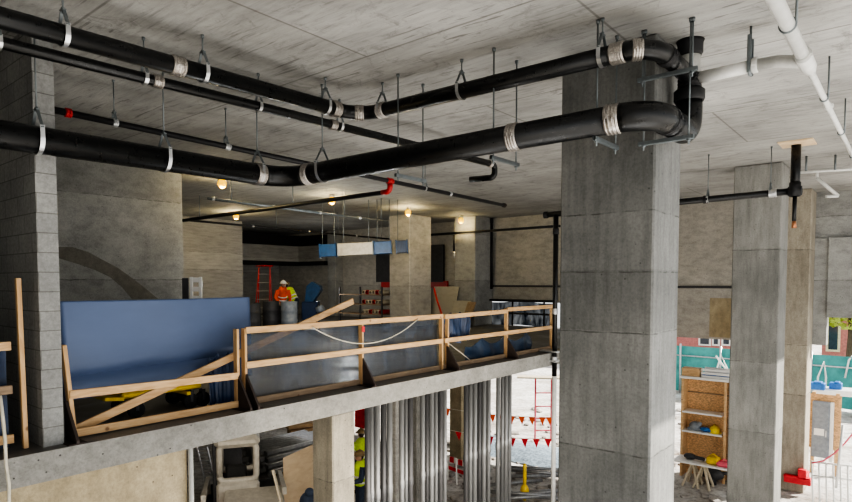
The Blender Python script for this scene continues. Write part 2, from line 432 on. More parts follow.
# short column under the slab edge
X5 = SX - .03; k1 = onX(333, 460, X5); k2 = onX(355, 460, X5); k0 = onY(312.3, 460, k1.y)
column((k0.x, k1.y, GND), (X5, k2.y, -.307), conc('short_column_concrete', (.19, .175, .145), (.36, .33, .265), (2, 2, .3), (-1.35,), .7), 'short concrete column directly beneath the slab edge')
k = onZ(459.5, 457.5, GND); column((k.x - .24, k.y - .24, GND), (k.x + .24, k.y + .24, -.307), M['wall_low'], 'pale lower storey column behind the vertical pipes with red pennant in front', bev=.015)
k = onD(416, 440, 14.5); column((k.x - .14, k.y - .14, GND), (k.x + .14, k.y + .14, -.307), M['edge'], 'slim pale lower column between the second and third bundles of vertical pipes', bev=.015)
k = onD(395.5, 440, 13.5); column((k.x - .12, k.y - .12, GND), (k.x + .12, k.y + .12, -.307), M['wall_brown'], 'slim brown lower column between the first and second bundles of vertical pipes', bev=.015)

# ------------------------------------------------------------------ big black pipes
RD1, RD2, RD4 = .088, .057, .133
XS, YS = -1.92, 6.75                                   # waste stack beside the large column
# upper run
c1 = onY(359.5, 115.8, 5.63); a1 = onX(-14, 14, c1.x); a1 = c1 + (a1 - c1) * ((c1.y + 3.95) / (c1.y - a1.y)); e1 = Vector((XS, 5.63, onY(640, 48, 5.63).z)); s1 = Vector((XS, YS - .05, e1.z))
r1 = thing('drain_pipe', 'upper thick black drain pipe nearest the ceiling, bending toward the large column', 'pipe', a1)
f1 = arc(a1, c1, e1, .36); f2 = arc(c1, e1, s1, .3)
MB().tube([a1, f1[0]], RD1, 20).build('pipe_section', M['black'], r1)
MB().tube(f1, RD1, 20).build('elbow', M['black'], r1)
MB().tube([f1[-1], f2[0]], RD1, 20).build('pipe_section', M['black'], r1)
MB().tube(f2, RD1 + .004, 20).build('elbow', M['black'], r1)
MB().tube([f2[-1], s1], RD1, 20).build('pipe_section', M['black'], r1)
d1 = (c1 - a1).normalized(); d2 = (e1 - c1).normalized()
coupling(onX(177, 66, c1.x) if False else a1 + d1 * ((onX(177, 66.5, c1.x) - a1).length), d1, RD1, .14, r1)
coupling(f1[0] - d1 * .07, d1, RD1, .12, r1); coupling(f1[5], f1[6] - f1[4], RD1, .12, r1); coupling(f1[-1] + d2 * .06, d2, RD1, .12, r1)
coupling(c1 + d2 * ((onY(617, 54, 5.63) - c1).length), d2, RD1, .12, r1); coupling(f2[0] + d2 * -.03, d2, RD1, .13, r1); coupling(f2[3], f2[4] - f2[2], RD1, .1, r1)
coupling(f2[-1] + Vector((0, .05, 0)), (0, 1, 0), RD1, .1, r1, 'blackmatt')
# lower run
c4 = onX(286, 178.4, -6.66); a4 = onX(-14, 132, c4.x); a4 = c4 + (a4 - c4) * ((c4.y + 3.95) / (c4.y - a4.y)); m4 = onY(607, 120.5, 5.62)
e4 = m4 + (m4 - c4) * ((XS - m4.x) / (m4.x - c4.x)); u4 = Vector((XS, YS, e4.z)); t4 = Vector((XS, YS, e4.z + .36))
r4 = thing('drain_pipe', 'lower, thickest black drain pipe in front of the block wall and large column', 'pipe', a4)
f4 = arc(a4, c4, e4, .42); g4 = arc(c4, e4, u4, .36); h4 = arc(e4, u4, t4, .2)
d1b = (c4 - a4).normalized(); d2b = (e4 - c4).normalized()
MB().tube([a4, f4[0]], RD4, 24).build('pipe_section', M['black'], r4)
MB().tube(f4, RD4 + .002, 24).build('elbow', M['black'], r4)
MB().tube([f4[-1], g4[0]], RD4, 24).build('pipe_section', M['black'], r4)
MB().tube(g4, RD4 + .004, 24).build('elbow', M['black'], r4)
MB().tube([g4[-1]] + h4 + [t4], RD4, 24).build('elbow', M['black'], r4)
coupling(f4[0] - d1b * .07, d1b, RD4, .13, r4); coupling(f4[-1] + d2b * .06, d2b, RD4, .1, r4)
coupling(c4 + d2b * ((onY(514, 137, 5.5) - c4).length), d2b, RD4, .12, r4); coupling(c4 + d2b * ((onY(613, 119, 5.62) - c4).length), d2b, RD4, .14, r4)
coupling(g4[-1] + Vector((0, .04, 0)), (0, 1, 0), RD4 - .004, .05, r4, 'blackmatt')
# stack
st = thing('waste_stack', 'grey upright waste stack entering the ceiling beside the large column', 'pipe', t4)
MB().tube([t4 + Vector((0, 0, .06)), (XS, YS, CEIL)], .105, 22).build('pipe_section', M['greypvc'], st)
b = MB(); b.tube([t4 - Vector((0, 0, .02)), t4, t4 + Vector((0, 0, .09)), t4 + Vector((0, 0, .12))], .15, 24, True, [.145, .155, .155, .12]); b.build('flange', M['blackmatt'], st)
coupling(t4 + Vector((0, 0, .19)), (0.001, 0, 1), .105, .15, st, 'blackmatt')
b = MB(); b.tube([(XS, YS, CEIL - .16), (XS, YS, CEIL - .13), (XS, YS, CEIL - .03), (XS, YS, CEIL)], .13, 24, True, [.11, .128, .128, .14]); b.build('ceiling_collar', M['blackmatt'], st)
# middle thinner run
XP2 = -6.3; a2 = onX(-14, 39, XP2); z2 = onX(490, 163.5, XP2); a2 = z2 + (a2 - z2) * ((z2.y + 3.95) / (z2.y - a2.y)); r2 = thing('drain_pipe', 'thin black drain pipe running between the two thick ones, capped by an elbow', 'pipe', a2)
dn = z2 + Vector((0, .15, -.12)); bk = Vector((XP2 + .0, z2.y - .75, z2.z - .26))
MB().tube([a2, z2], RD2, 18).build('pipe_section', M['black'], r2)
k1_, k2_ = z2 + Vector((0, .16, 0)), z2 + Vector((0, .16, -.24))
MB().tube([z2] + arc(z2, k1_, k2_, .09, 6) + arc(k1_, k2_, k2_ + Vector((-.5, -.1, 0)), .09, 6) + [k2_ + Vector((-.5, -.1, 0))], RD2, 16).build('elbow', M['black'], r2)
dd = (z2 - a2).normalized()
for px, py in ((157.5, 83.5), (333, 126), (432, 150)): coupling(a2 + dd * ((onX(px, py, XP2) - a2).length), dd, RD2, .11, r2)
coupling(z2, dd, RD2, .08, r2)
# sprinkler main
XP3 = -7.9; a3 = onX(40, 107, XP3); z3 = onX(505, 205.5, XP3); r3 = thing('sprinkler_pipe', 'slim black sprinkler main with red clamp emerging behind the block wall', 'pipe', a3)
MB().tube([a3, z3], .04, 14).build('pipe_section', M['blackmatt'], r3); d3 = (z3 - a3).normalized()
def along(a, d, px, py, X): return a + d * ((onX(px, py, X) - a).length)
coupling(along(a3, d3, 68, 112, XP3), d3, .042, .07, r3, 'red', 'clamp'); coupling(z3 - d3 * .05, d3, .04, .09, r3, 'bracket', 'end_cap')
tj = along(a3, d3, 390, 179, XP3); coupling(tj, d3, .046, .16, r3, 'red', 'tee')
for px, py in ((115, 123), (228, 147), (320, 164), (450, 193)): coupling(along(a3, d3, px, py, XP3), d3, .04, .06, r3, 'galv', 'clamp')
# branch off the red tee going left
j0 = tj + Vector((0, 0, -.06)); j1 = tj + Vector((0, 0, -.2)); eb = onY(150, 219, tj.y); eb.z = j1.z - .06
rb = thing('sprinkler_branch', 'black pipe branching left from the red elbow below the ceiling', 'pipe', j1)
MB().tube(arc(j0, j1, eb, .09, 6) + [eb], .045, 14).build('pipe_section', M['blackmatt'], rb)
f = arc(j0, j1, eb, .09, 6); MB().tube([j0] + f + [f[-1] + Vector((-.12, 0, 0))], .052, 14).build('elbow', M['red'], rb)
# two more sprinkler lines in the far bay
for (p0, p1, X, z, lab) in (((208, 198.5), (388, 221.5), None, 3.62, 'thin grey sprinkler line hanging below the pair of ceiling bulbs'), ((170, 218.5), (389, 239), None, 3.5, 'thin dark sprinkler line crossing low in front of the brown wall')):
    A = onZ(*p0, z); B = onX(p1[0], p1[1], A.x); rr = thing('sprinkler_line', lab, 'pipe', A)
    MB().tube([A, B], .032, 12).build('pipe_section', M['galvdark'] if z > 3.55 else M['blackmatt'], rr); dd_ = (B - A).normalized()
    for t_ in (.02, .3, .55, .8): coupling(lerp(A, B, t_), dd_, .034, .07, rr, 'galv')
    for t_ in (.1, .4, .7, .95):
        q = lerp(A, B, t_); MB().tube([q, (q.x, q.y, CEIL)], .012, 8).build('hanger_rod', M['galvdark'], rr)
# rear wall pipe
A, B = onY(430, 234.8, 18.75), onY(560, 226, 18.75); rr = thing('wall_pipe', 'thin black pipe running along the rear wall above the leaning boards', 'pipe', A)
MB().tube([A, B], .045, 12).build('pipe_section', M['blackmatt'], rr)
q = onY(454, 235, 18.75); MB().tube([q, q - Vector((0, 0, .65))], .04, 12).build('drop', M['blackmatt'], rr); MB().tube([q - Vector((0, 0, .65)), q - Vector((0, 0, .9))], .045, 12).build('valve', M['galv'], rr)
q = onY(491.5, 222, 20.1); q2 = onY(491.5, 289, 20.1); tag(MB().tube([q, q2], .055, 14).tube([q - Vector((0, 0, .05)), q + Vector((0, 0, .14))], .075, 14).build('wall_riser', M['blackmatt']), 'vertical black pipe fixed beside the pier on the rear wall', 'pipe')

# cross pipe on the right with its riser and the tall drop at the slab end
Y10 = 12.9; lft = onY(556, 214, Y10); rgt = onY(795, 191, Y10)
r10 = thing('drain_pipe', 'straight black pipe crossing in front of the right column with its vertical riser', 'pipe', lft)
MB().tube([lft - Vector((.25, 0, 0)), rgt], .064, 18).build('pipe_section', M['black'], r10)
MB().tube([rgt - Vector((0, 0, .1)), (rgt.x, rgt.y, CEIL)], .08, 18).build('riser', M['black'], r10)
b = MB(); b.tube([rgt - Vector((.11, 0, 0)), rgt + Vector((.11, 0, 0))], .085, 18); b.tube([rgt + Vector((0, 0, -.1)), rgt + Vector((0, 0, .16))], .095, 18); b.build('tee', M['blackmatt'], r10)
MB().tube([rgt - Vector((0, 0, .08)), rgt - Vector((0, 0, .55))], .035, 12).build('drop', M['black'], r10)
MB().tube([rgt - Vector((0, 0, .53)), rgt - Vector((0, 0, .68))], .045, 12, True, [.03, .045]).build('copper_end', plain('copper', (.45, .2, .1), .4, .6), r10)
for px, py in ((706, 198), (774, 192.5), (546, 214)): coupling(onY(px, py, Y10) * 1 if False else lerp(lft, rgt, (onY(px, py, Y10).x - lft.x) / (rgt.x - lft.x)), (1, 0, .01), .066, .1, r10, 'galv' if px > 760 else 'blackmatt')
b = MB(); b.box((rgt.x - .25, rgt.y - .35, CEIL - .03), (rgt.x + .3, rgt.y + .2, CEIL - .001), .005); tag(b.build('plywood_patch', M['plypale']), 'small plywood square on the ceiling around the black riser', 'plywood')
vb = Vector((lft.x, Y10, GND)); rv = thing('soil_pipe', 'tall vertical black pipe clamped at the slab end beside the large column', 'pipe', vb)
MB().tube([(lft.x, Y10, lft.z + .02), (lft.x, Y10, -.55)], .06, 16).build('pipe_section', M['black'], rv)
MB().tube([(lft.x, Y10, -.55), vb], .055, 16).build('lower_section', M['white'], rv)
for z in (2.9, 1.0, -.15): coupling((lft.x, Y10, z), (.001, 0, 1), .06, .14, rv, 'galv' if z < 2 else 'blackmatt')
b = MB(); b.box((lft.x - .35, Y10 - .1, -.2), (lft.x + .1, Y10 + .1, -.16), .004); b.box((lft.x - .35, Y10 - .1, .02), (lft.x + .1, Y10 + .1, .06), .004); b.build('riser_clamp', M['galv'], rv)

# ------------------------------------------------------------------ white pipes
XWP = onY(806, 60, YS).x; zw = onY(800, 63, YS).z
rw = thing('white_pipe', 'thick white pipe dropping from the top right corner, narrowing after its tee', 'pipe', (XWP, YS, zw))
MB().tube([(XWP, -3.95, zw), (XWP, YS - .2, zw)], .056, 22).build('pipe_section', M['white'], rw)
b = MB(); b.tube([(XWP, YS - .2, zw), (XWP, YS - .17, zw), (XWP, YS + .16, zw), (XWP, YS + .36, zw)], .07, 22, True, [.06, .07, .07, .042]); b.build('tee', M['white'], rw)
MB().tube([(XWP, YS + .3, zw), (XWP, 14.2, zw)], .031, 16).build('thin_section', M['white'], rw)
coupling((XWP, YS - .24, zw), (0, 1, 0), .056, .08, rw, 'greypvc'); coupling((XWP, 8.6, zw), (0, 1, 0), .03, .1, rw, 'white')
for y in (5.7, 8.2, 10.2, 12.2): MB().tube([(XWP + (.06 if y < 6.5 else .04), y, zw), (XWP + (.06 if y < 6.5 else .04), y, CEIL)], .01, 8).ring((XWP, y - .012, zw), (XWP, y + .012, zw), .028, .068 if y < 6.5 else .045).build('hanger', M['galvdark'], rw)
zb = onY(708, 76, YS).z
rw2 = thing('white_branch', 'white branch pipe joining the waste stack to the thick white pipe', 'pipe', (XS, YS, zb))
MB().tube([(XS + .08, YS, zb), (-1.28, YS, zb + .01)], .062, 20).build('pipe_section', M['white'], rw2)
MB().tube([(-1.3, YS, zb + .01), (-1.1, YS, zb + .005), (XWP - .04, YS - .03, zw)], .058, 20).build('elbow', M['greypvc'], rw2)
coupling((-1.3, YS, zb + .01), (1, 0, 0), .06, .04, rw2, 'white')
px_ = onY(750, 69, YS).x; tag(MB().tube([(px_, YS, zb), (px_, YS, CEIL)], .012, 8).beam((px_, YS - .08, zb - .07), (px_, YS - .08, CEIL - .1), .03, .008, (0, 1, 0)).beam((px_, YS + .08, zb - .07), (px_, YS + .08, CEIL - .1), .03, .008, (0, 1, 0)).ring((px_ - .015, YS, zb), (px_ + .015, YS, zb), .062, .085).build('pipe_hanger', M['galvdark']), 'small grey hanger on the white branch pipe', 'hanger')
A, B = onZ(797, 172.5, 3.95), onZ(870, 168, 3.95); rc = thing('conduit', 'thin white conduit along the ceiling at the far right', 'conduit', A)
MB().tube([A, B], .028, 12).build('pipe_section', M['white'], rc)
for px, py in ((806, 171), (835, 170)): q = onZ(px, py, 3.95); MB().tube([q, (q.x, q.y, CEIL)], .02, 8).build('hanger_rod', M['galvdark'], rc)
A, B, D = onD(817, 178, 13.6), onD(838, 196, 13.6), onD(826, 196.5, 13.6)
tag(MB().tube([A, B], .04, 10).tube([B, D], .035, 10).tube([A, (A.x, A.y, CEIL)], .03, 8).build('conduit_bracket', M['white']), 'white angled conduit stub hanging below the ceiling at far right', 'conduit')

# ------------------------------------------------------------------ hangers
def clevis(p, d, r, label, group=None, hang=None):
    """strap round the pipe, a yoke above it and a rod to the ceiling"""
    p, d = Vector(p), Vector(d).normalized()
    h = thing('pipe_hanger', label, 'hanger', p, group)
    side = d.cross(Vector((0, 0, 1))).normalized(); n = 14
    up = side.cross(d)
    b = MB(); pts = []
    for k in range(n + 1):
        a = math.pi + math.pi * k / n; pts.append(p + side * math.cos(a) * (r + .006) + up * math.sin(a) * (r + .006))
    pts = [pts[0] + up * (r * .9)] + pts + [pts[-1] + up * (r * .9)]
    w = .02
    for i in range(len(pts) - 1):
        q = [pts[i] - d * w, pts[i + 1] - d * w, pts[i + 1] + d * w, pts[i] + d * w]
        c = p if 0 < i < len(pts) - 2 else p
        vs = [b.bm.verts.new(v) for v in q]; b.bm.faces.new(vs)
        off = [(v - d * (v - p).dot(d) - p).normalized() * .006 + v for v in q]; vs2 = [b.bm.verts.new(v) for v in off]; b.bm.faces.new(vs2[::-1])
        b.bm.faces.new((vs[0], vs2[0], vs2[1], vs[1])); b.bm.faces.new((vs[2], vs2[2], vs2[3], vs[3]))
    b.build('strap', M['strap'], h)
    top = p + up * (r * 1.75 + .06); b = MB()
    for s_ in (-1, 1):
        q = p + side * s_ * (r + .012) + up * (r * .75); b.beam(q, top + side * s_ * .02, .03, .008, side, .002)
    b.beam(top - side * .035, top + side * .035, .035, .012, (0, 0, 1), .002); b.tube([p + side * (-r - .03) + up * r * .8, p + side * (r + .03) + up * r * .8], .007, 8)
    b.build('yoke', M['galvdark'], h)
    b = MB(); b.tube([top - Vector((0, 0, .03)), (top.x, top.y, CEIL)], .008, 8); b.tube([top - Vector((0, 0, .012)), top + Vector((0, 0, .02))], .017, 6); b.tube([(top.x, top.y, CEIL - .03), (top.x, top.y, CEIL)], .018, 8); b.build('rod', M['galvdark'], h)
def pX(a, d, px, X):
    r_ = ray(px, 282); # plan position where the pixel column crosses the pipe
    y = EYE.y + r_.y * (X - EYE.x) / r_.x; t = (y - a.y) / d.y; return a + d * t
for px, lab in ((71, 'clevis hanger on the upper thick pipe nearest the left edge'), (207, 'clevis hanger on the upper thick pipe just right of its first steel coupling'), (327, 'clevis hanger on the upper thick pipe just before its bend')):
    clevis(pX(a1, d1, px, c1.x), d1, RD1, lab)
def pY(a, d, px, Y):
    r_ = ray(px, 282); x = EYE.x + r_.x * (Y - EYE.y) / r_.y; t = (x - a.x) / d.x; return a + d * t
for px, lab in ((383, 'clevis hanger on the upper thick pipe just past its bend'), (461, 'clevis hanger midway along the upper thick pipe after the bend'), (599, 'clevis hanger on the upper thick pipe in front of the large column')):
    clevis(pY(c1, d2, px, 5.63), d2, RD1, lab)
for px, lab in ((6, 'small hanger on the thin middle pipe at the far left edge'), (149, 'small hanger on the thin middle pipe beside its coupling'), (261, 'small hanger on the thin middle pipe, third from left'), (341, 'small hanger on the thin middle pipe below the bend of the upper pipe')):
    clevis(pX(a2, dd, px, XP2), dd, RD2, lab)
for px, lab in ((42, 'bright strap hanger on the lowest thick pipe in front of the block wall'), (167, 'bright strap hanger on the lowest thick pipe before the cast wall end'), (259, 'bright strap hanger on the lowest thick pipe left of its steel coupling')):
    clevis(pX(a4, d1b, px, c4.x), d1b, RD4, lab)
clevis(pY(c4, d2b, 325, 5.2), d2b, RD4, 'bright strap hanger on the lowest thick pipe just past its bend')
for px, lab in ((83, None), (118, 'small strap hanger on the sprinkler main near the red clamp'), (228, 'small strap hanger on the sprinkler main midway to the drain bend'), (425, 'small strap hanger on the sprinkler main right of the red tee')):
    if lab: clevis(pX(a3, d3, px, XP3), d3, .04, lab)
for px, lab in ((706, 'small hanger on the black cross pipe right of the large column'), (768, 'small hanger on the black cross pipe in front of the right column')):
    clevis(pY(lft, (rgt - lft).normalized(), px, Y10), (1, 0, 0), .064, lab)
def trapeze(p, d, half, z, label, top=CEIL):
    p, d = Vector(p), Vector(d).normalized(); h = thing('trapeze_hanger', label, 'hanger', (p.x, p.y, z))
    a, c = p - d * half, p + d * half; a.z = c.z = z
    b = MB(); b.beam(a - d * .05, c + d * .05, .042, .04, (0, 0, 1), .003); b.beam(a - d * .05 - Vector((0, 0, .001)), c + d * .05 - Vector((0, 0, .001)), .02, .044, (0, 0, 1), .002); b.build('strut', M['galvdark'], h)
    for q in (a, c):
        b = MB(); b.tube([q - Vector((0, 0, .07)), (q.x, q.y, top)], .009, 8); b.tube([q - Vector((0, 0, .035)), q - Vector((0, 0, .02))], .02, 6); b.tube([(q.x, q.y, top - .035), (q.x, q.y, top)], .02, 8); b.build('rod', M['galvdark'], h)
for px, py, lab in ((398, 74, 'trapeze hanger with two long rods left of the thin pipe end'), (494, 48, 'trapeze hanger with two long rods right of the capped thin pipe'), (598, 20, 'trapeze hanger on the lower pipe in front of the large column')):
    t0 = onZ(px, py, CEIL); q = pY(c4, d2b, px, 5.4); c = Vector((t0.x, q.y + (.02 if px > 500 else .12), 0)); near = t0.y; half = .24
    trapeze((t0.x, near + half, 0), (0, 1, 0), half, q.z - RD4 - .022, lab)
tr = onZ(694.5, 22, CEIL); tl = onZ(649.5, 34, CEIL); yy = 6.17
for z, lab in ((e1.z - RD1 - .03, 'upper strut hanger carrying the end of the upper drain pipe'), (e4.z - RD4 - .03, 'lower strut hanger carrying the end of the lower drain pipe')):
    trapeze(((tr.x + tl.x) / 2, yy, 0), (1, 0, 0), abs(tr.x - tl.x) / 2 + (.02 if z > 3.5 else .0), z, lab)

# ------------------------------------------------------------------ guardrails on the slab
XG = -7.04
def post_at(px): r_ = ray(px, 330); return EYE.y + r_.y * XG / r_.x
def gusset(y, parent, w=.03, out=.31, h=.45):
    b = MB(); b.poly([(XG + .02, y - w / 2, .01), (XG + .02 + out, y - w / 2, .01), (XG + .02 + out, y - w / 2, .04), (XG + .045, y - w / 2, h), (XG + .02, y - w / 2, h)], (0, w, 0))
    b.box((XG - .06, y - .09, .0), (XG + .02 + out, y + .09, .012)); b.build('bracket', M['bracket'], parent)
def rail(y0, y1, z, parent, name, h=.089, x=XG + .038, mat='lum', z1=None):
    MB().beam((x, y0, z), (x, y1, z1 if z1 is not None else z), .038, h, (0, 0, 1)).build(name, M[mat], parent)
def post(y, parent, top=1.07, w=.038, lean=0):
    MB().beam((XG, y, .012), (XG, y + lean, top), .089, w, (0, 1, 0)).build('post', M['lumv'], parent); 
y1, y2, y3, y4, y5 = post_at(236), post_at(361), post_at(443), post_at(506), post_at(551.5)
print('post y', y1, y2, y3, y4, y5, 'rail z', onX(240, 331, XG).z, onX(361, 371, XG).z, onX(552, 309.5, XG).z, onX(440, 318, XG).z)
gA = thing('guardrail', 'wooden guardrail bay between block wall and double post, its top rail missing', 'guardrail', (XG, y1, 0))
rA, rB, tA, tB = onX(70, 395, XG + .06), onX(234, 376.5, XG + .06), onX(76, 434, XG + .06), onX(234, 407, XG + .06)
rail(rA.y, y1, rA.z, gA, 'mid_rail', .09, z1=rB.z); rail(tA.y, y1, .06, gA, 'toe_board', .09)
print('railA', rA.z, rB.z, tA.z, tB.z)
pb0_, pt0_ = onX(74, 432, XG), onX(63, 345, XG); MB().beam((XG, pb0_.y, .012), (XG, pt0_.y, pt0_.z), .089, .045, (0, 1, 0)).build('post', M['lumv'], gA); gusset(pb0_.y - .08, gA, h=.42); post(y1, gA); gusset(y1, gA)
gB = thing('guardrail', 'long central wooden guardrail bay with slate blue netting and a red marked post', 'guardrail', (XG, y1 + .2, 0))
ya, yb = y1 + .12, y3 - .06
rail(ya, yb, 1.045, gB, 'top_rail'); rail(ya, yb, .57, gB, 'mid_rail'); rail(ya + .1, yb, .05, gB, 'toe_board', .089, XG - .02, 'lumold')
for y in (ya, y2): post(y, gB); gusset(y, gB)
MB().box((XG + .045, y2 - .03, .88), (XG + .06, y2 + .03, .97), .004).build('red_marker', M['redbright'], gB)
gC = thing('guardrail', 'far wooden guardrail bay ending at the tall black pipe, blue tarpaulin draped over it', 'guardrail', (XG, y3, 0))
rail(y3, y4, 1.03, gC, 'top_rail', z1=1.05); rail(y4, y5, 1.09, gC, 'top_rail'); rail(y3, y5, .57, gC, 'mid_rail'); rail(y3, y5, .05, gC, 'toe_board', .089, XG - .02, 'lumold')
for y in (y3 - .06, y3 + .12, y4, y5): post(y, gC, 1.12 if y == y4 else 1.07)
for y in (y3 + .1, y4): gusset(y, gC)
gD = thing('guardrail', 'guardrail end left of the block wall with tall upright and blue tarpaulin infill', 'guardrail', (XG, 1.5, 0))
for z, n in ((1.06, 'top_rail'), (.62, 'mid_rail'), (.12, 'toe_board')): rail(-1, 1.95, z, gD, n, mat='lumold' if n == 'mid_rail' else 'lum')
yy = post_at(19); MB().beam((XG + .08, yy, .01), (XG + .08, yy - .02, 1.74), .06, .045, (0, 1, 0)).build('post', M['lumv'], gD)
# netting and tarpaulins
def drape(name, lab, x, ya, yb, z0, z1, mat, amp=.02, sag=.05, seed=0, cat='tarpaulin', bot=.03):
    rnd = random.Random(seed); ph = [rnd.uniform(0, 6.28) for _ in range(6)]
    def fn(u, v):
        y = ya + (yb - ya) * u
        w = math.sin(u * 23 + ph[0]) * .5 + math.sin(u * 51 + ph[1] + v * 3) * .3 + math.sin(u * 9 + v * 5 + ph[2]) * .6
        top = z1 - sag * abs(math.sin(u * math.pi * 3 + ph[3])) ; low = z0 + bot * math.sin(u * 13 + ph[4])
        return Vector((x + amp * w, y, low + (top - low) * v))
    return tag(MB().sheet(fn, 60, 12).build(name, mat), lab, cat)
drape('safety_netting', 'translucent slate blue netting behind the long central guardrail bay', XG - .058, ya + .03, yb - .05, .04, .98, M['net'], .007, .01, 1, 'netting')
drape('tarpaulin', 'dark blue tarpaulin behind the double post low beside the yellow cart', XG - .22, y1 - .28, y1 + .2, .03, .75, M['tarp'], .015, .1, 2)
drape('tarpaulin', 'bright blue tarpaulin bunched over the top rail of the far guardrail bay', XG - .06, y3 + .05, y3 + 1.0, .5, 1.1, M['tarp'], .05, .06, 3)
drape('tarpaulin', 'thin blue plastic sheet sagging low inside the far guardrail bay', XG - .14, y3 + .9, y4 + 1.4, .03, .5, M['film'], .025, .16, 4)
drape('tarpaulin', 'dark blue tarpaulin filling the guardrail left of the block wall', XG - .06, 0.6, 1.93, .05, 1.08, M['tarp'], .03, .05, 5)
# diagonal brace and loose cord
p0 = onX(73, 424, XG - .1); p0.z = .06; p1 = onX(353, 301, XG - .17)
tag(MB().beam(p0, p1, .038, .1, (0, 0, 1)).build('brace_board', M['lum']), 'long pale board slanting up behind the guardrail from the block wall foot', 'board')
def hang(a, c, sag, r, name, lab, mat, cat='cord', n=24):
    a, c = Vector(a), Vector(c)
    tag(MB().tube([lerp(a, c, i / n) - Vector((0, 0, 4 * sag * (i / n) * (1 - i / n))) for i in range(n + 1)], r, 8).build(name, M[mat]), lab, cat)
hang(onX(312, 327, XG + .075), onX(418, 319, XG + .075), .34, .009, 'cord', 'pale cord sagging from the top rail across the red marked post', 'cord')
for px, py, qx, qy in ((282, 338, 262, 360), (280, 342, 268, 360)): pass
q = onX(1, 398, XG + .3)
pts = [onX(0, 396, -6.55), onX(3, 420, -6.58), onX(5, 440, -6.6), onX(6, 465, -6.62), onX(9, 485, -6.63), onX(9, 520, -6.64)]
tag(MB().tube(pts, .016, 8).build('hose', M['cord']), 'pale hose hanging over the slab edge at the left corner', 'hose')
tag(MB().tube([onX(447, 342, XG - .05), onX(460, 352, XG - .02), onX(470, 360, XG)], .009, 8).build('cord', M['cord']), 'short pale cord slanting down beside the far double post', 'cord')

# ------------------------------------------------------------------ yellow cart with blue sheets
XCt = -7.75
ct = thing('panel_cart', 'low yellow panel cart with black castors beneath the blue sheet', 'cart', onX(150, 400, XCt).xy.to_3d())
y0c, y1c = onX(104, 392, XCt).y, onX(198, 384, XCt).y
b = MB(); b.box((XCt - .28, y0c + .1, .26), (XCt + .28, y1c - .1, .33), .02); b.poly([(XCt - .28, y0c + .12, .24), (XCt - .28, y0c - .1, .27), (XCt + .28, y0c - .1, .27), (XCt + .28, y0c + .12, .24)], (0, 0, .04)); b.build('deck', M['yellow'], ct)
for y in (y0c + .3, y1c - .3, ):
    b = MB(); b.box((XCt - .3, y - .03, .19), (XCt + .3, y + .03, .235), .006); b.build('axle', M['yellow'], ct)
for y in (y0c + .28, (y1c + y0c) / 2 + .55, y1c - .25):
    for x in (XCt - .22, XCt + .24):
        w = MB().tube([(x - .03, y, .1), (x + .03, y, .1)], .1, 18).build('castor', M['rubber'], ct)
        b = MB(); b.box((x - .045, y - .02, .09), (x - .033, y + .02, .24)); b.box((x + .033, y - .02, .09), (x + .045, y + .02, .24)); b.build('fork', M['darkgrey'], w)
ycA, ycB = onX(58, 300, XCt + .1).y, onX(244.5, 300, XCt + .1).y
zt, zb_ = onX(150, 299.5, XCt + .1).z, .335
def bsheet(u, v):
    y = ycA + (ycB - ycA) * u + .02 * v * (1 if u > .5 else -1); z = zb_ + (zt - zb_) * v
    k = v - .07 * u; fold = -.10 * max(0, 1 - abs(k - .22) / .1) ** 1.0
    x = XCt + .16 - .05 * v + fold + .012 * math.sin(u * 7 + v * 3)
    return Vector((x, y, z))
b = MB(); b.sheet(bsheet, 40, 48); o = b.build('blue_sheet', M['panel']); md = o.modifiers.new('thick', 'SOLIDIFY'); md.thickness = .09; md.offset = 1
tag(o, 'large plain blue sheet standing on the yellow cart behind the guardrail', 'panel')

# ------------------------------------------------------------------ far bay contents
def ladder(name, lab, base, wid, h, dvec, mat, rung='alu', n=7, spread=.5):
    base = Vector(base); d = Vector(dvec).normalized(); pr_ = Vector((-d.y, d.x, 0))
    t = thing(name, lab, 'ladder', base)
    for k, off in ((1, 0), (-1, spread)):
        for s_ in (-1, 1):
            p = base + d * s_ * wid / 2 + pr_ * off * k * .5 if off else base + d * s_ * wid / 2
            q = base + d * s_ * wid * .36 + pr_ * (-.0) + Vector((0, 0, h))
            if off: p = base + d * s_ * wid / 2 - pr_ * off
            MB().beam(p, q, .03, .07, pr_).build('rail', M[mat], t)
        if k == 1 or True:
            b = MB()
            for i in range(1, n):
                u = i / n; ww = wid * (.5 + (.36 - .5) * u)
                off2 = -pr_ * off * (1 - u) if off else Vector((0, 0, 0))
                b.beam(base + d * -ww + off2 + Vector((0, 0, h * u)), base + d * ww + off2 + Vector((0, 0, h * u)), .07 if k == 1 else .02, .025, (0, 0, 1), .003)
            b.build('steps' if k == 1 else 'back_braces', M[rung], t)
    q = base + Vector((0, 0, h)); MB().box(q - Vector((wid * .42, wid * .42, .03)), q + Vector((wid * .42, wid * .42, .02)), .01).build('top_cap', M[mat], t)
bs = onD(265, 300, 24); ladder('step_ladder', 'red step ladder standing in the dark far bay beside the workers', (bs.x, bs.y, 0), .6, 2.35, (.77, .63, 0), 'red')
bs = onX(196, 290, -9.6); zt2 = onX(196, 277, -9.6).z; tv = Vector((.63, .77, 0))
t = thing('perforated_upright', 'white perforated upright standing in front of the brown wall, its top above the blue sheet', 'stand', (bs.x, bs.y, 0))
for s_ in (-1, 1): MB().beam(bs.xy.to_3d() + tv * .075 * s_, bs.xy.to_3d() + tv * .075 * s_ + Vector((0, 0, zt2)), .05, .05, tv).build('rail', M['hat'], t)
for i in range(6): zc = zt2 - .05 - i * .16; MB().beam(bs.xy.to_3d() - tv * .06 + Vector((0, 0, zc)), bs.xy.to_3d() + tv * .06 + Vector((0, 0, zc)), .04, .085, (0, 0, 1)).build('web', M['hat'], t)
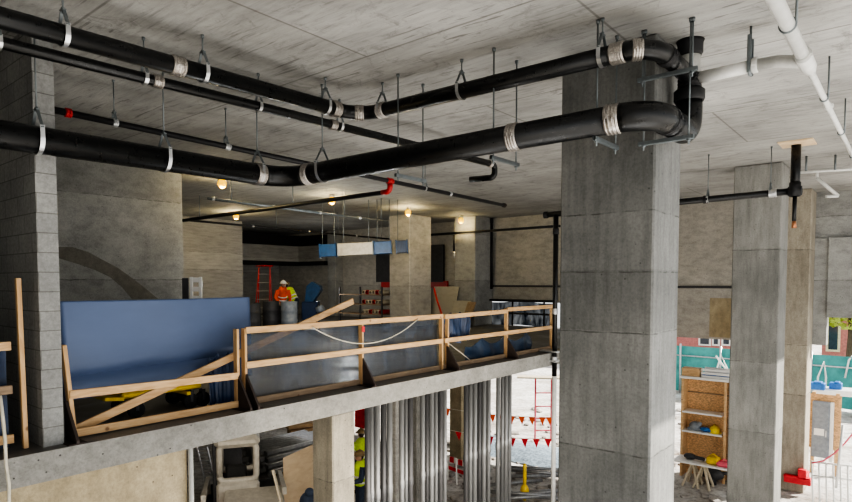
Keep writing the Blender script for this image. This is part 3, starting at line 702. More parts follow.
MB().beam(bs.xy.to_3d() - tv * .17, bs.xy.to_3d() - tv * .17 + Vector((0, 0, zt2 - .02)), .06, .1, tv).build('dark_backing', M['darkgrey'], t)

def person(lab, base, face, shirt, hat, crouch=0, lean=0, reach=(.35, -.25), vest=None, pants='navy', h=1.76):
    """standing figure built in local space (faces +y) then turned"""
    base = Vector(base); rz = Matrix.Rotation(face, 3, 'Z'); k = h / 1.76
    t = thing('person', lab, 'person', base)
    def W(p): return base + rz @ (Vector(p) * k)
    hip = Vector((0, 0, .93)); tilt = Matrix.Rotation(-lean, 3, 'X')
    def U(p): return hip + tilt @ (Vector(p) - hip)
    def limb(b, pts, rad, seg=10):
        pts2 = []; rr = []
        for i in range(len(pts) - 1):
            for s_ in range(6):
                u = s_ / 6; pts2.append(W(lerp(pts[i], pts[i + 1], u))); rr.append((rad[i] * (1 - u) + rad[i + 1] * u) * k)
        pts2.append(W(pts[-1])); rr.append(rad[-1] * k); b.tube(pts2, .1, seg, True, rr)
        for p, r_ in zip(pts[1:-1], rad[1:-1]): b.ball(W(p), r_ * k * .98, seg=10)
    legs = {s: [Vector((.09 * s, 0, .93)), Vector((.11 * s, .03, .5)), Vector((.12 * s, -.02, .09))] for s in (-1, 1)}
    arms = {s: [U((.19 * s, 0, 1.43)), U((.27 * s, .04 + .1 * reach[0], 1.15)), U((.2 * s, .12 + reach[0], 1.15 + reach[1] + .18))] for s in (-1, 1)}
    b = MB()
    for s in (-1, 1):
        limb(b, legs[s], [.085, .058, .042]); limb(b, [Vector((.12 * s, -.05, .05)), Vector((.13 * s, .06, .045)), Vector((.13 * s, .17, .03))], [.045, .045, .03])
        limb(b, arms[s], [.052, .042, .03])
        wr = arms[s][-1]; dr = (arms[s][-1] - arms[s][-2]).normalized(); sd = Vector((1, 0, 0)) * s
        limb(b, [wr, wr + dr * .05, wr + dr * .09], [.03, .042, .038], 8)
        for i in range(4):
            o_ = sd * (.03 - .02 * i); L = (.055, .07, .065, .05)[i]
            limb(b, [wr + dr * .085 + o_, wr + dr * (.085 + L * .6) + o_, wr + dr * (.085 + L) + o_ + Vector((0, 0, -.022))], [.011, .010, .009], 6)
        limb(b, [wr + dr * .035 - sd * .035, wr + dr * .07 - sd * .065, wr + dr * .1 - sd * .06], [.013, .011, .009], 6)
    b.ball(W(U((0, 0, 1.0))), .16 * k, (1, .75, 1.0)); limb(b, [U((0, 0, .98)), U((0, 0, 1.2)), U((0, 0, 1.38)), U((0, 0, 1.5))], [.13, .125, .14, .06])
    limb(b, [U((0, 0, 1.45)), U((0, .02, 1.58))], [.058, .052])
    hd = U((0, .03, 1.655)); b.ball(W(hd), .1 * k, (.78, .95, 1.15)); b.ball(W(hd + Vector((0, .045, -.055))), .06 * k, (.85, .9, .8))
    b.tube([W(hd + Vector((0, .09, .01))), W(hd + Vector((0, .118, -.025))), W(hd + Vector((0, .095, -.04)))], .014 * k, 6, True, [.009 * k, .016 * k, .012 * k])
    for s in (-1, 1): b.ball(W(hd + Vector((.08 * s, -.005, -.01))), .028 * k, (.4, .8, 1.1))
    o = b.build('body', M['skin'], t); m = o.modifiers.new('r', 'REMESH'); m.mode = 'VOXEL'; m.voxel_size = .011; m.use_smooth_shade = True; sm = o.modifiers.new('s', 'SMOOTH'); sm.iterations = 2
    b = MB()
    for s in (-1, 1): b.ball(W(hd + Vector((.034 * s, .09, .012))), .011 * k, seg=8)
    b.build('eyes', M['hair'], t)
    MB().ball(W(hd + Vector((0, .092, -.065))), .02 * k, (1.2, .4, .35), 8).build('mouth', M['loaderred'], t)
    MB().ball(W(hd + Vector((0, -.015, .01))), .098 * k, (.83, .9, 1.08)).build('hair', M['hair'], t)
    def cloth(b, nm, mat):
        o = b.build(nm, M[mat], t); m = o.modifiers.new('r', 'REMESH'); m.mode = 'VOXEL'; m.voxel_size = .016; m.use_smooth_shade = True; sm = o.modifiers.new('s', 'SMOOTH'); sm.iterations = 3; return o
    b = MB()
    for s in (-1, 1): limb(b, [legs[s][0], legs[s][1], legs[s][2] + Vector((0, 0, .02))], [.112, .085, .072])
    b.ball(W((0, 0, .97)), .185 * k, (1, .78, .85)); cloth(b, 'trousers', pants)
    b = MB()
    for s in (-1, 1): limb(b, [arms[s][0], arms[s][1], lerp(arms[s][1], arms[s][2], .86)], [.078, .065, .05])
    limb(b, [U((0, 0, .93)), U((0, 0, 1.2)), U((0, 0, 1.4)), U((0, 0, 1.49))], [.165, .16, .17, .08]); b.ball(W(U((0, 0, 1.4))), .15 * k, (1.4, .85, .6)); cloth(b, 'jacket', shirt)
    if vest:
        b = MB(); limb(b, [U((0, 0, .96)), U((0, 0, 1.2)), U((0, 0, 1.4)), U((0, 0, 1.47))], [.175, .172, .182, .1]); b.ball(W(U((0, 0, 1.4))), .155 * k, (1.3, .95, .62)); v = cloth(b, 'vest', vest)
        b = MB()
        for z in (1.05, 1.18): b.tube([W(U((0, 0, z - .025))), W(U((0, 0, z + .025)))], .181 * k, 20)
        b.build('reflective_bands', M['hat'], v)
    for s in (-1, 1):
        MB().ball(W((.125 * s, .04, .055)), .075 * k, (.75, 1.75, .75)).build('boot', M['hair'], t)
    b = MB(); hc = hd + Vector((0, 0, .045))
    g = bmesh.ops.create_uvsphere(b.bm, u_segments=18, v_segments=10, radius=.128 * k)
    bmesh.ops.delete(b.bm, geom=[v for v in b.bm.verts if v.co.z < -.005], context='VERTS')
    for v in b.bm.verts: v.co = W(hc) + rz @ Vector((v.co.x * .9, v.co.y * 1.08, v.co.z * .95))
    b.tube([W(hc + Vector((0, .03, -.006))), W(hc + Vector((0, .03, .006)))], .15 * k, 20, True, [.155 * k, .15 * k]); b.tube([W(hc + Vector((0, -.13, .04))), W(hc + Vector((0, .0, .128))), W(hc + Vector((0, .13, .04)))], .014 * k, 8)
    b.build('hard_hat', M[hat], t)
    return t
qf = onD(282, 300, 22.5); person('worker in orange jacket and white hard hat leaning forward in the far bay', (qf.x, qf.y, 0), R(-115), 'orange', 'hat', lean=R(20), vest='orange')
qf = onD(295, 300, 23.2); person('worker in lime jacket bending forward beside the orange clad worker', (qf.x, qf.y, 0), R(115), 'lime', 'hatbrown', lean=R(28), vest='lime')
# drums and blue machine
def drum(lab, p, mat, r=.29, h=.88):
    p = Vector(p); b = MB(); zs = [0, .02, .28, .3, .32, .58, .6, .62, .86, .88]; rs = [r * .96, r, r, r * 1.04, r, r, r * 1.04, r, r, r * .96]
    b.tube([p + Vector((0, 0, z * h / .88)) for z in zs], r, 22, True, rs); b.tube([p + Vector((.15, 0, h - .005)), p + Vector((.15, 0, h + .02))], .035, 10)
    tag(b.build('drum', M[mat]), lab, 'drum')
for px, d, mat, lab in ((271, 21.2, 'darkgrey', 'dark steel drum in front of the orange clad worker'), (289, 21.0, 'grey', 'grey steel drum in front of the lime clad worker'), (252, 20.5, 'darkgrey', 'dark drum just right of the blue sheet')):
    q = onD(px, 300, d); drum(lab, (q.x, q.y, 0), mat, h=1.02 if px > 270 else .98)
q = onD(313, 300, 21.5); mc = thing('pipe_machine', 'blue pipe working machine with raised hood in the far bay', 'machine', (q.x, q.y, 0))
def Q(x, y, z): return Vector((q.x, q.y, 0)) + CR * x + f0 * y + Vector((0, 0, z))
RM = Matrix((CR, f0, Vector((0, 0, 1)))).transposed()
def obox(b, x0, x1, y0, y1, z0, z1, bev=.015, base=None):
    c = (base or Vector((q.x, q.y, 0))) + CR * (x0 + x1) / 2 + f0 * (y0 + y1) / 2 + Vector((0, 0, (z0 + z1) / 2)); h = Vector((x1 - x0, y1 - y0, z1 - z0)) / 2
    b.box(c - h, c + h, bev, RM); return b
obox(MB(), -.36, .2, -.3, .3, .35, 1.0, .03).build('body', M['tarp'], mc)
b = MB(); b.poly([Q(-.25, -.28, 1.0), Q(.05, -.28, 1.0), Q(.32, -.28, 1.4), Q(.3, -.28, 1.55), Q(.02, -.28, 1.72), Q(-.18, -.28, 1.55)], f0 * .5); b.build('hood', M['ductblue'], mc)
for x in (-.3, .15):
    for y in (-.24, .24): MB().tube([Q(x, y, .36), Q(x * 1.15, y * 1.1, 0)], .03, 8).build('leg', M['darkgrey'], mc)
MB().tube([Q(.2, -.3, .7), Q(.42, -.34, .78)], .12, 14).build('chuck', M['grey'], mc)
# hanging ducts with blue wrapped ends
dz = onD(350, 250, 18.5)
for (x0, x1, lab, mats) in ((320, 337, 'short blue wrapped duct end hanging left of the tan duct', ('ductblue',)), (338, 374, 'long tan sheet metal duct hanging below the far bay ceiling', ('duct',)), (374.5, 392, 'blue wrapped duct length next to the slab column', ('ductblue',)), (396, 408, 'pale blue plastic wrapped duct end in front of the slab column', ('film',))):
    A = onD(x0, 251 - (x0 - 320) * .05, 18.5); B = onD(x1, 251 - (x1 - 320) * .05, 18.5)
    t = thing('hanging_duct', lab, 'duct', A); dd_ = (B - A).normalized(); mt = M[mats[0]]
    MB().beam(A, B, .42, .38, (0, 0, 1), .012).build('casing', mt, t)
    for e, s_ in ((A, 1), (B, -1)): MB().beam(e, e + dd_ * s_ * .03, .47, .43, (0, 0, 1), .006).build('flange', M['ductblue'] if mats[0] != 'duct' else M['galvdark'], t)
    for q_ in (lerp(A, B, .15), lerp(A, B, .85)):
        if mats[0] == 'film' and q_ is not None and (q_ - A).length > .2: continue
        MB().tube([q_ - Vector((0, 0, .2)), (q_.x, q_.y, CEIL)], .012, 8).build('rod', M['galvdark'], t)
# leaning boards by the rear pier
for (px0, px1, ytop, yb__, lab, k) in ((434, 459, 286.5, 330, 'tall buff board leaning behind the slab column', 0), (455, 471, 300.5, 330, 'lower buff board leaning at the foot of the rear pier', 1), (468, 476, 302, 330, 'narrow brown board leaning beside the rear pier', 2)):
    a0 = onY(px0, ytop, 18.9 - .2 * k); a1_ = onY(px1, ytop + 1, 18.9 - .2 * k); w_ = a1_.x - a0.x; z_ = a0.z
    b = MB(); b.poly([(a0.x - .1, 18.5 - .2 * k, .0), (a1_.x - .1, 18.5 - .2 * k, .0), (a1_.x, 18.9 - .2 * k, z_), (a0.x, 18.9 - .2 * k, z_)], (0, .03, 0)); tag(b.build('leaning_board', M['gyp'] if k < 2 else M['lumold']), lab, 'board')
q = onY(437, 300, 17.4); tag(MB().tube([onY(434, 288, 17.6), onY(437, 300, 17.4), onY(443, 318, 17.2), onZ(444, 334, 0.0)], .04, 8).build('red_pole', M['red']), 'short red pole leaning beside the slab column', 'pole')
# rear shelving of pipe ends between pier and slab column
sh = thing('storage_rack', 'low rack of round pipe ends left of the slab column in shadow', 'rack', onY(365, 310, 17.5).xy.to_3d())
xa, xb = onY(341, 300, 17.5).x, onY(383, 300, 17.5).x
for z in (.35, .75, 1.15): MB().box((xa, 17.4, z), (xb, 18.2, z + .04)).build('shelf', M['lumold'], sh)
for x in (xa, (xa + xb) / 2, xb):
    MB().box((x - .03, 17.4, 0), (x + .03, 17.46, 1.5)).build('upright', M['darkgrey'], sh)
n_ = 0
for z in (.39, .79, 1.19):
    for i in range(6):
        x = xb - .12 - i * .19
        if x < xa + .1: continue
        MBr = MB().ring((x, 17.45, z + .09), (x, 18.1, z + .09), .065, .09, 14); tag(MBr.build('pipe_offcut', M['lumgrey'] if (i + int(z * 10)) % 3 else M['red']), 'short round pipe offcut lying on the shadowed storage rack', 'pipe', 'pipe offcuts on the storage rack')
MB().box((xa - .2, YR - .1, 1.45), (xb + 1.2, YR - .0, 1.75)).build('trim_base', M['red'])['kind'] = 'structure'
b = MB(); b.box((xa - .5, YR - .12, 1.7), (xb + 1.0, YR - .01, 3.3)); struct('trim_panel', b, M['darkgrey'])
# rear opening: black rail with blue plastic
A, B = onY(482.5, 304, YR - .25), onY(556, 306, YR - .25)
t = thing('black_rail', 'black rail frame across the rear slab opening with blue plastic behind', 'railing', (A.x, A.y, 0))
A.z = B.z = .98
MB().tube([A, B], .05, 10).build('top_bar', M['blackmatt'], t); MB().tube([A - Vector((0, 0, .5)), B - Vector((0, 0, .5))], .035, 10).build('mid_bar', M['blackmatt'], t)
for u in (0, .43, .85, 1): q = lerp(A, B, u); MB().tube([q, (q.x, q.y, 0)], .035, 10).build('post', M['blackmatt'], t)
def fn(u, v): p = lerp(A, B, u); return Vector((p.x, p.y + .15 + .03 * math.sin(u * 30), .0 + v * .92 - .03 * math.sin(u * 9)))
tag(MB().sheet(fn, 40, 6).build('tarpaulin', M['film']), 'thin blue plastic stretched behind the black rail at the rear opening', 'tarpaulin')

# ------------------------------------------------------------------ bulbs
for px, py, lab, pw in ((222, 183.5, 'lit bulb on the ceiling nearest the lowest black pipe', 30), (236, 216.5, 'lit bulb on the ceiling above the brown wall', 45), (332, 200.5, 'lit bulb hanging below the branch pipe left of the red elbow', 30), (408, 212.5, 'lit bulb at the head of the slab column', 45), (461, 220.5, 'lit bulb at the head of the rear pier', 16)):
    p = onZ(px, py, CEIL - .17); t = thing('light_bulb', lab, 'lamp', p)
    if px == 461: p = onY(px, py, 18.6); t.location = p
    b = MB(); b.tube([p + Vector((0, 0, .06)), (p.x, p.y, CEIL)], .03, 12, True, [.04, .055]); b.build('socket', M['whitepaint'], t)
    b = MB(); b.ball(p, .105, (1, 1, 1.1), 14); b.tube([p + Vector((0, 0, .05)), p + Vector((0, 0, .1))], .04, 12); b.build('bulb', M['bulb'], t)
    l = bpy.data.lights.new('bulb_light', 'POINT'); l.energy = pw * 2.6; l.color = (1, .8, .42); l.shadow_soft_size = .1; lo = bpy.data.objects.new('bulb_light', l); C.objects.link(lo); lo.location = p - Vector((0, 0, .13))

# ------------------------------------------------------------------ vertical pipes under the slab
groups = [([367.5, 371.5, 377, 383.5, 389.5], 9.6, 'vertical grey pipe in the bundle just right of the short column', 'first bundle of vertical pipes'),
          ([401.5, 406, 410.5], 10.6, 'vertical grey pipe in the slim bundle right of the brown lower column', 'second bundle of vertical pipes'),
          ([422.5, 427, 431.5, 436, 440.5, 444.5], 11.4, 'vertical grey pipe in the middle bundle beneath the slab', 'third bundle of vertical pipes'),
          ([466, 470.5, 475, 479.5, 484, 488.5], 12.4, 'vertical grey pipe in the bundle right of the pale lower column', 'fourth bundle of vertical pipes'),
          ([498, 502.5, 506, 509.5], 13.2, 'vertical grey pipe in the rightmost bundle beneath the slab', 'fifth bundle of vertical pipes')]
rndp = random.Random(3)
for gi, (pxs, dd0, lab, grp) in enumerate(groups):
    for i, px in enumerate(pxs):
        X = SX - .12 - (.07 if i % 2 else 0)
        q = onX(px, 420, X); b = MB(); r_ = .047 if gi else .05
        b.tube([(q.x, q.y, GND), (q.x, q.y, -1.9), (q.x, q.y, -1.89), (q.x, q.y, -1.75), (q.x, q.y, -1.74), (q.x, q.y, -.307)], r_, 14, True, [r_, r_, r_ + .008, r_ + .008, r_, r_])
        tag(b.build('vertical_pipe', M['conduit2'] if (i + gi) % 3 == 0 and not (gi == 4) else M['conduit']), lab, 'pipe', grp)

# ------------------------------------------------------------------ lower storey, left: loader, pipe stack, boards
base = onD(238, 470, 14.0); base.z = GND
ld = thing('skid_loader', 'white compact loader with open cab frame and red lower body under the slab', 'loader', base)
# local axes: forward (front of machine) points right and toward the camera
rv = ray(244, 470); ax = Vector((rv.y, -rv.x, 0)).normalized(); ay = Vector((-ax.y, ax.x, 0)); RL = Matrix((ax, ay, Vector((0, 0, 1)))).transposed()
def Lp(x, y, z): return base + ax * x + ay * y + Vector((0, 0, z))
def lbox(b, x0, x1, y0, y1, z0, z1, bev=.03):
    c = Lp((x0 + x1) / 2, (y0 + y1) / 2, (z0 + z1) / 2); h = Vector((x1 - x0, y1 - y0, z1 - z0)) / 2; b.box(c - h, c + h, bev, RL); return b
lbox(MB(), -.62, .98, -1.15, .9, .28, .64, .06).build('chassis', M['loaderred'], ld)
b = MB(); b.poly([Lp(-.3, -.24, .62), Lp(-.3, -1.2, .6), Lp(-.3, -1.22, .85), Lp(-.3, -1.05, .98), Lp(-.3, -.24, 1.12)], ax * 1.3); bmesh.ops.bevel(b.bm, geom=list(b.bm.edges), offset=.035, segments=2, affect='EDGES'); b.build('hood', M['loader'], ld)
b = MB()
for i in range(7): lbox(b, -.2 + i * .13, -.12 + i * .13, -1.235, -1.2, .76, .81, .004)
b.build('louvres', M['darkgrey'], ld)
b = MB(); lbox(b, .35, .62, -1.235, -1.2, .67, .73, .006); b.build('badge', M['yellow'], ld)
for y, nm in ((-.12, 'rear_window_frame'), (.75, 'front_window_frame')):
    P = [Lp(-.41, y, 1.28), Lp(.41, y, 1.28), Lp(.41, y, 2.12), Lp(-.41, y, 2.12)]
    pts = []
    for k_ in range(4): pts += arc(P[k_ - 1], P[k_], P[(k_ + 1) % 4], .12, 5)
    pts.append(pts[0]); MB().tube(pts, .075, 10).build(nm, M['loader'], ld)
fr = MB(); lbox(fr, -.52, .5, -.26, .9, 2.06, 2.34, .1); fr.build('roof', M['loader'], ld)
b = MB(); lbox(b, -.46, -.38, -.1, .75, 1.1, 1.3, .02); b.build('side_sill', M['loader'], ld); b = MB(); lbox(b, .38, .46, -.1, .75, 1.1, 1.3, .02); b.build('side_sill', M['loader'], ld)
b = MB(); lbox(b, -.56, -.46, -.02, .85, .7, 2.15, .02); b.build('cab_side', M['darkgrey'], ld)
b = MB(); lbox(b, -.45, .1, .8, .86, 1.0, 2.1, .02); b.build('front_panel', M['darkgrey'], ld)
b = MB(); lbox(b, -.48, .48, -.26, -.08, .6, 1.26, .06); b.build('rear_panel', M['loader'], ld)
b = MB(); lbox(b, -.28, .2, .05, .45, .95, 1.1, .05); lbox(b, -.28, .2, .0, .12, 1.05, 1.6, .05); b.build('seat', M['rubber'], ld)
for s_ in (-1, 1):
    b = MB(); x_ = .14 + s_ * .86; b.beam(Lp(x_, -.95, 1.2), Lp(x_, .9, 1.0), .1, .16, (0, 0, 1)); b.beam(Lp(x_, .9, 1.05), Lp(x_, 1.4, .5), .1, .14, (0, 0, 1)); b.build('lift_arm', M['loader'], ld)
    for y in (-.7, .55):
        x0_ = .14 + s_ * .8
        w = MB().tube([Lp(x0_ - .12, y, .38), Lp(x0_ - .1, y, .38), Lp(x0_ + .1, y, .38), Lp(x0_ + .12, y, .38)], .38, 22, True, [.33, .38, .38, .33]).build('wheel', M['rubber'], ld)
        MB().tube([Lp(x0_ + s_ * .1, y, .38), Lp(x0_ + s_ * .135, y, .38)], .17, 16).build('hub', M['yellow'], w)
b = MB(); b.poly([Lp(-.75, 1.3, .1), Lp(-.75, 1.85, .05), Lp(-.75, 1.9, .12), Lp(-.75, 1.45, .35), Lp(-.75, 1.4, .75), Lp(-.75, 1.3, .75)], ax * 1.75); b.build('bucket', M['darkgrey'], ld)
# stacked pipes behind the loader
pb0 = onD(226, 462, 18.5); n_ = 0
for row in range(4):
    for i in range(10 - row):
        y = 0; p = Vector((onD(252, 462, 18).x + (i - 4.5 + row * .5) * .19, onD(252, 462, 18).y, GND + .31 + row * .165))
        b = MB(); L = 2.6 + random.uniform(-.2, .3); st_ = random.uniform(-.1, .1)
        b.tube([p + Vector((0, st_ + .05, 0)), p + Vector((0, st_, 0)), p + Vector((0, L, 0)), p + Vector((0, L - .05, 0))], .09, 14, False, [.078, .09, .09, .078])
        b.tube([p + Vector((0, st_ + .08, 0)), p + Vector((0, st_ + .085, 0))], .08, 14)  # black disc inside the end paints the dark of the hollow
        o = b.build('stacked_pipe', M['galv']); o.data.materials.append(M['rubber'])  # rubber black serves only as the painted dark of the hollow
        for pl_ in o.data.polygons:
            if len(pl_.vertices) > 4: pl_.material_index = 1
        tag(o, 'grey pipe length in the stack behind the loader', 'pipe', 'stacked grey pipes behind the loader')
pc_ = onD(252, 462, 18)
for k in (.5, 1.9): tag(MB().box((pc_.x - .95, pc_.y + k, GND), (pc_.x + .95, pc_.y + k + .2, GND + .22), .01).build('timber_bearer', M['lumold']), 'dark timber bearer under the stacked grey pipes', 'timber', 'bearers under the stacked pipes')
# ladder propped by the lower wall
A = onD(202, 447, 16.8); B = onZ(213, 494, GND); t = thing('ladder', 'pale ladder propped beside the lower wall left of the loader', 'ladder', B)
sd = CR * .14; lowz = B
for s_ in (-1, 1): MB().beam(A + sd * s_, lowz + sd * s_, .03, .07, f0).build('rail', M['alu'], t)
b = MB()
for i in range(12): p = lerp(A, lowz, (i + .5) / 12); b.tube([p - sd, p + sd], .018, 8)
b.build('rungs', M['alu'], t)
k = onX(188.5, 470, -6.75); tag(MB().tube([(k.x, k.y + .03, GND), (k.x, k.y + .03, -.307)], .03, 10).tube([(k.x, k.y + .03, -2), (k.x, k.y + .03, -1.93)], .037, 10).build('downpipe', M['white']), 'thin white vertical pipe at the end of the lower wall', 'pipe')
# culvert section, timber pile, plywood
c = onD(272, 442, 21); b = MB(); vec = (CR * .9 + f0 * .3).normalized()
pts = []; 
def cul(u, v):
    a = math.pi * u; w = vec * (v * 1.25); s2 = f0 * math.cos(a) * .55 - CR * math.cos(a) * .15
    return c + w - vec * .6 + s2 + Vector((0, 0, math.sin(a) * .42 - .35))
o = MB().sheet(cul, 16, 4).build('culvert', M['grey']); md = o.modifiers.new('t', 'SOLIDIFY'); md.thickness = .06; tag(o, 'grey arched hood lying behind the stacked pipes', 'hood')
for i, (x0, y0, x1, y1_, mt_, lab) in enumerate(((287, 427, 313, 423, 'lum', 'uppermost tan timber in the pile left of the short column'), (289, 432, 313, 428, 'lum', 'tan timber second from the top in the pile left of the short column'), (287, 437, 313, 433, 'lumold', 'dark timber third from the top in the pile left of the short column'), (290, 442, 313, 438, 'lum', 'tan timber fourth from the top in the pile left of the short column'))):
    A, B = onD(x0, y0, 20.4), onD(x1 + 4, y1_, 21); tag(MB().beam(A, B, .3, .13, (0, 0, 1)).build('timber', M[mt_]), lab, 'timber')
A, B = onD(292, 470, 21), onD(313, 468, 21.4); A.z = B.z = GND + .3; tag(MB().beam(A, B, .5, .6, (0, 0, 1)).build('timber_crate', M['lumold']), 'dark timber crate supporting the pile left of the short column', 'crate')
A, B, Cc, Dd = onD(283, 458, 15.3), onD(316, 443, 16.3), onD(316, 506, 15.8), onD(284, 509, 14.9)
tag(MB().poly([A, B, Cc, Dd], f0 * .02).build('plywood_sheet', M['plypale']), 'tan plywood sheet leaning left of the short column', 'plywood')
A, B = onD(273, 470, 12.9), onD(281, 502, 12.7); tag(MB().beam(A, B + (B - A) * .4, .04, .09, f0).build('loose_board', M['lumgrey']), 'pale board leaning between loader and plywood sheet', 'board')
k = onD(308, 497, 12.2); tag(MB().ball(k - Vector((0, 0, .12)), .2, (1, .8, 1.1)).ball(k + Vector((.05, 0, .1)), .1).tube([k - Vector((0, 0, .3)), (k.x, k.y, GND)], .1, 10, True, [.16, .12]).build('bollard', M['navy']), 'dark rounded post at the foot of the plywood sheet', 'post')
# lower workers
for py, d, lab, hh in ((433, 16.6, 'worker in lime vest and brown helmet farther back beside the short column', 'hatbrown'), (456, 14.5, 'worker in lime vest nearer the camera beside the short column', 'hatbrown')):
    r_ = ray(361.5 if d > 15 else 361, py); p = EYE + r_ * d; person(lab, (p.x, p.y, GND), R(60 if d > 15 else 150), 'lime' if d > 15 else 'navy', hh, vest='lime', h=1.76)
k = onD(361, 418, 17.6); tag(MB().box(k - Vector((.25, .02, .3)), k + Vector((.25, .02, .3)), .01).box(Vector((k.x - .03, k.y - .02, GND)), k + Vector((.03, .02, -.3))).build('site_sign', M['redbright']), 'red board on a post seen above the far lower worker', 'sign')

# ------------------------------------------------------------------ lower storey, centre and outside
def pennants(px0, py0, d0, px1, py1, d1_, xs, lab):
    A, B = onD(px0, py0, d0), onD(px1, py1, d1_); t = thing('pennant_line', lab, 'flags', A)
    n = 20; P = [lerp(A, B, i / n) - Vector((0, 0, .5 * (i / n) * (1 - i / n))) for i in range(n + 1)]
    MB().tube(P, .008, 6).build('line', M['cord'], t); dr = (B - A).normalized()
    for x in xs:
        u = (x - px0) / (px1 - px0); p = lerp(A, B, u) - Vector((0, 0, .5 * u * (1 - u))); s = .1
        b = MB(); b.poly([p - dr * s, p + dr * s, p + dr * .02 - Vector((0, 0, .26))], f0 * .006); b.build('pennant', M['orange' if d0 > 18.5 else 'redbright'], t)
pennants(430, 405, 18.9, 565, 417, 18.0, [448, 474, 494, 503.5, 513, 523, 533, 543, 550], 'upper string of orange pennants behind the vertical pipes')
pennants(440, 428, 17.5, 565, 438, 16, [460, 493, 504.5, 515, 527, 538, 549], 'lower string of red pennants behind the vertical pipes')
t = thing('access_tower', 'tall red access tower frame on the bright ground left of the tall black pipe', 'scaffold', onZ(543, 441, GND))
g0 = onZ(535, 441, GND); g1 = onZ(551, 441, GND)
for g in (g0, g1): MB().tube([g, g + Vector((0, 0, 2.35))], .035, 10).build('leg', M['pink'], t)
for z in (.4, .85, 1.3, 1.8): MB().tube([g0 + Vector((0, 0, z)), g1 + Vector((0, 0, z))], .025, 8).build('rung', M['pink'], t)
t = thing('timber_platform', 'pale plank platform on top of the red access tower frame', 'plank', g0 + Vector((0, 0, 2.36)))
MB().beam(g0 + Vector((-.6, -.3, 2.38)), g1 + Vector((.5, .2, 2.38)), .5, .05, (0, 0, 1)).build('board', M['lumgrey'], t)
# barricade
A, B = onZ(446, 478, GND), onZ(467, 486, GND); t = thing('barricade', 'red and white barricade on the ground between vertical pipe bundles', 'barricade', lerp(A, B, .5))
for z, w in ((.62, .16), (.35, .1)):
    for i in range(5): MB().beam(lerp(A, B, i / 5) + Vector((0, 0, z)), lerp(A, B, (i + 1) / 5) + Vector((0, 0, z)), .04, w, (0, 0, 1)).build('stripe_board', M['redbright' if (i % 2 or z < .5) else 'hat'], t)
for u in (.08, .5, .92):
    q = lerp(A, B, u)
    for s_ in (-1, 1): MB().beam(q + f0 * .25 * s_, q + Vector((0, 0, .7)), .04, .06, f0).build('leg', M['hat'], t)
k = onZ(524.5, 500, GND); tag(MB().tube([k - Vector((0, 0, .0)), k + Vector((0, 0, .95)), k + Vector((0, 0, 1.0))], .045, 10, True, [.05, .05, .03]).ball(k + Vector((.0, 0, .25)), .12, (1, 1, 1.6)).build('marker_post', M['yellow']), 'yellow marker post on the ground left of the large column', 'post')
# gravel bed
b = MB(); A = onZ(535, 455, GND)
b.sheet(lambda u, v: Vector((A.x + (u - .5) * 5.5, A.y + (v - .5) * 2.4, GND + .02 + .25 * math.sin(math.pi * u) * math.sin(math.pi * v) + .03 * random.random())), 40, 18)
tag(b.build('gravel_bed', M['bluegravel']), 'blue grey gravel bed on the bright ground beyond the slab', 'gravel', kind='stuff')
# rubble
b = MB(); rr = random.Random(11)
for i in range(700):
    px, py = rr.uniform(360, 850), rr.uniform(384, 515); p = onZ(px, py, GND)
    if p.y > 30 or p.x > -0.3 or (-3.6 < p.x < -1.4) or (p.x < -13.5 and p.y > 8) or (17.4 < p.y < 19.6 and p.x > -7.5): continue
    s_ = rr.uniform(.03, .14); h = Vector((s_ * rr.uniform(.6, 2.2), s_, s_ * .6)); b.box(p - h, p + h, s_ * .2, Matrix.Rotation(rr.uniform(0, 3), 3, 'Z') @ Matrix.Rotation(rr.uniform(-.3, .3), 3, 'X'))
tag(b.build('rubble', plain('rubble', (.4, .37, .34), .9, 0, .6, 4)), 'broken rubble scattered over the pale site ground', 'rubble', kind='stuff')
rr = random.Random(5)
for i in range(9):
    px, py = rr.uniform(512, 552), rr.uniform(468, 500); p = onZ(px, py, GND + .12 + .03 * i); dr = (CR * 1 + f0 * rr.uniform(-.3, .3)).normalized()
    tag(MB().tube([p - dr * .9, p + dr * .9], .05, 10).build('loose_pipe', M['conduit']), 'loose grey pipe lying on the ground left of the large column', 'pipe', 'loose pipes on the ground')

# ------------------------------------------------------------------ right side: shelf, table, panel, fence, houses
YSH = 18.75
def sp(px, py): return onY(px, py, YSH)
tl_, br_ = sp(682.5, 378), sp(733, 462)
t = thing('plywood_shelf', 'tall plywood shelf unit between the large and right columns', 'shelf', ((tl_.x + br_.x) / 2, YSH, GND))
x0, x1 = tl_.x, br_.x; zT = tl_.z
MB().box((x0, YSH + .45, GND), (x1, YSH + .48, zT)).build('back_panel', M['osb'], t)
for x in (x0, x1 - .25 if False else x1): MB().box((x - .03, YSH, GND), (x + .04, YSH + .45, zT), .004).build('side_panel', M['ply'], t)
MB().box((sp(724, 400).x, YSH, GND), (sp(724, 400).x + .07, YSH + .06, zT), .004).build('upright', M['ply'], t)
MB().box((x0 - .06, YSH - .05, zT), (x1 + .06, YSH + .5, zT + .07), .004).build('top_board', M['hat'], t)
for py in (413.5, 433): z = sp(700, py).z; MB().box((x0 + .02, YSH - .04, z - .025), (sp(722, py).x, YSH + .45, z + .025), .004).build('shelf_board', M['hat'], t)
z = sp(700, 395).z; MB().box((x0 + .04, YSH + .42, z - .02), (x1, YSH + .452, z + .01)).build('batten', M['lumold'], t)
zsh = sp(700, 433).z + .025
p = sp(714.5, 432); p.z = zsh
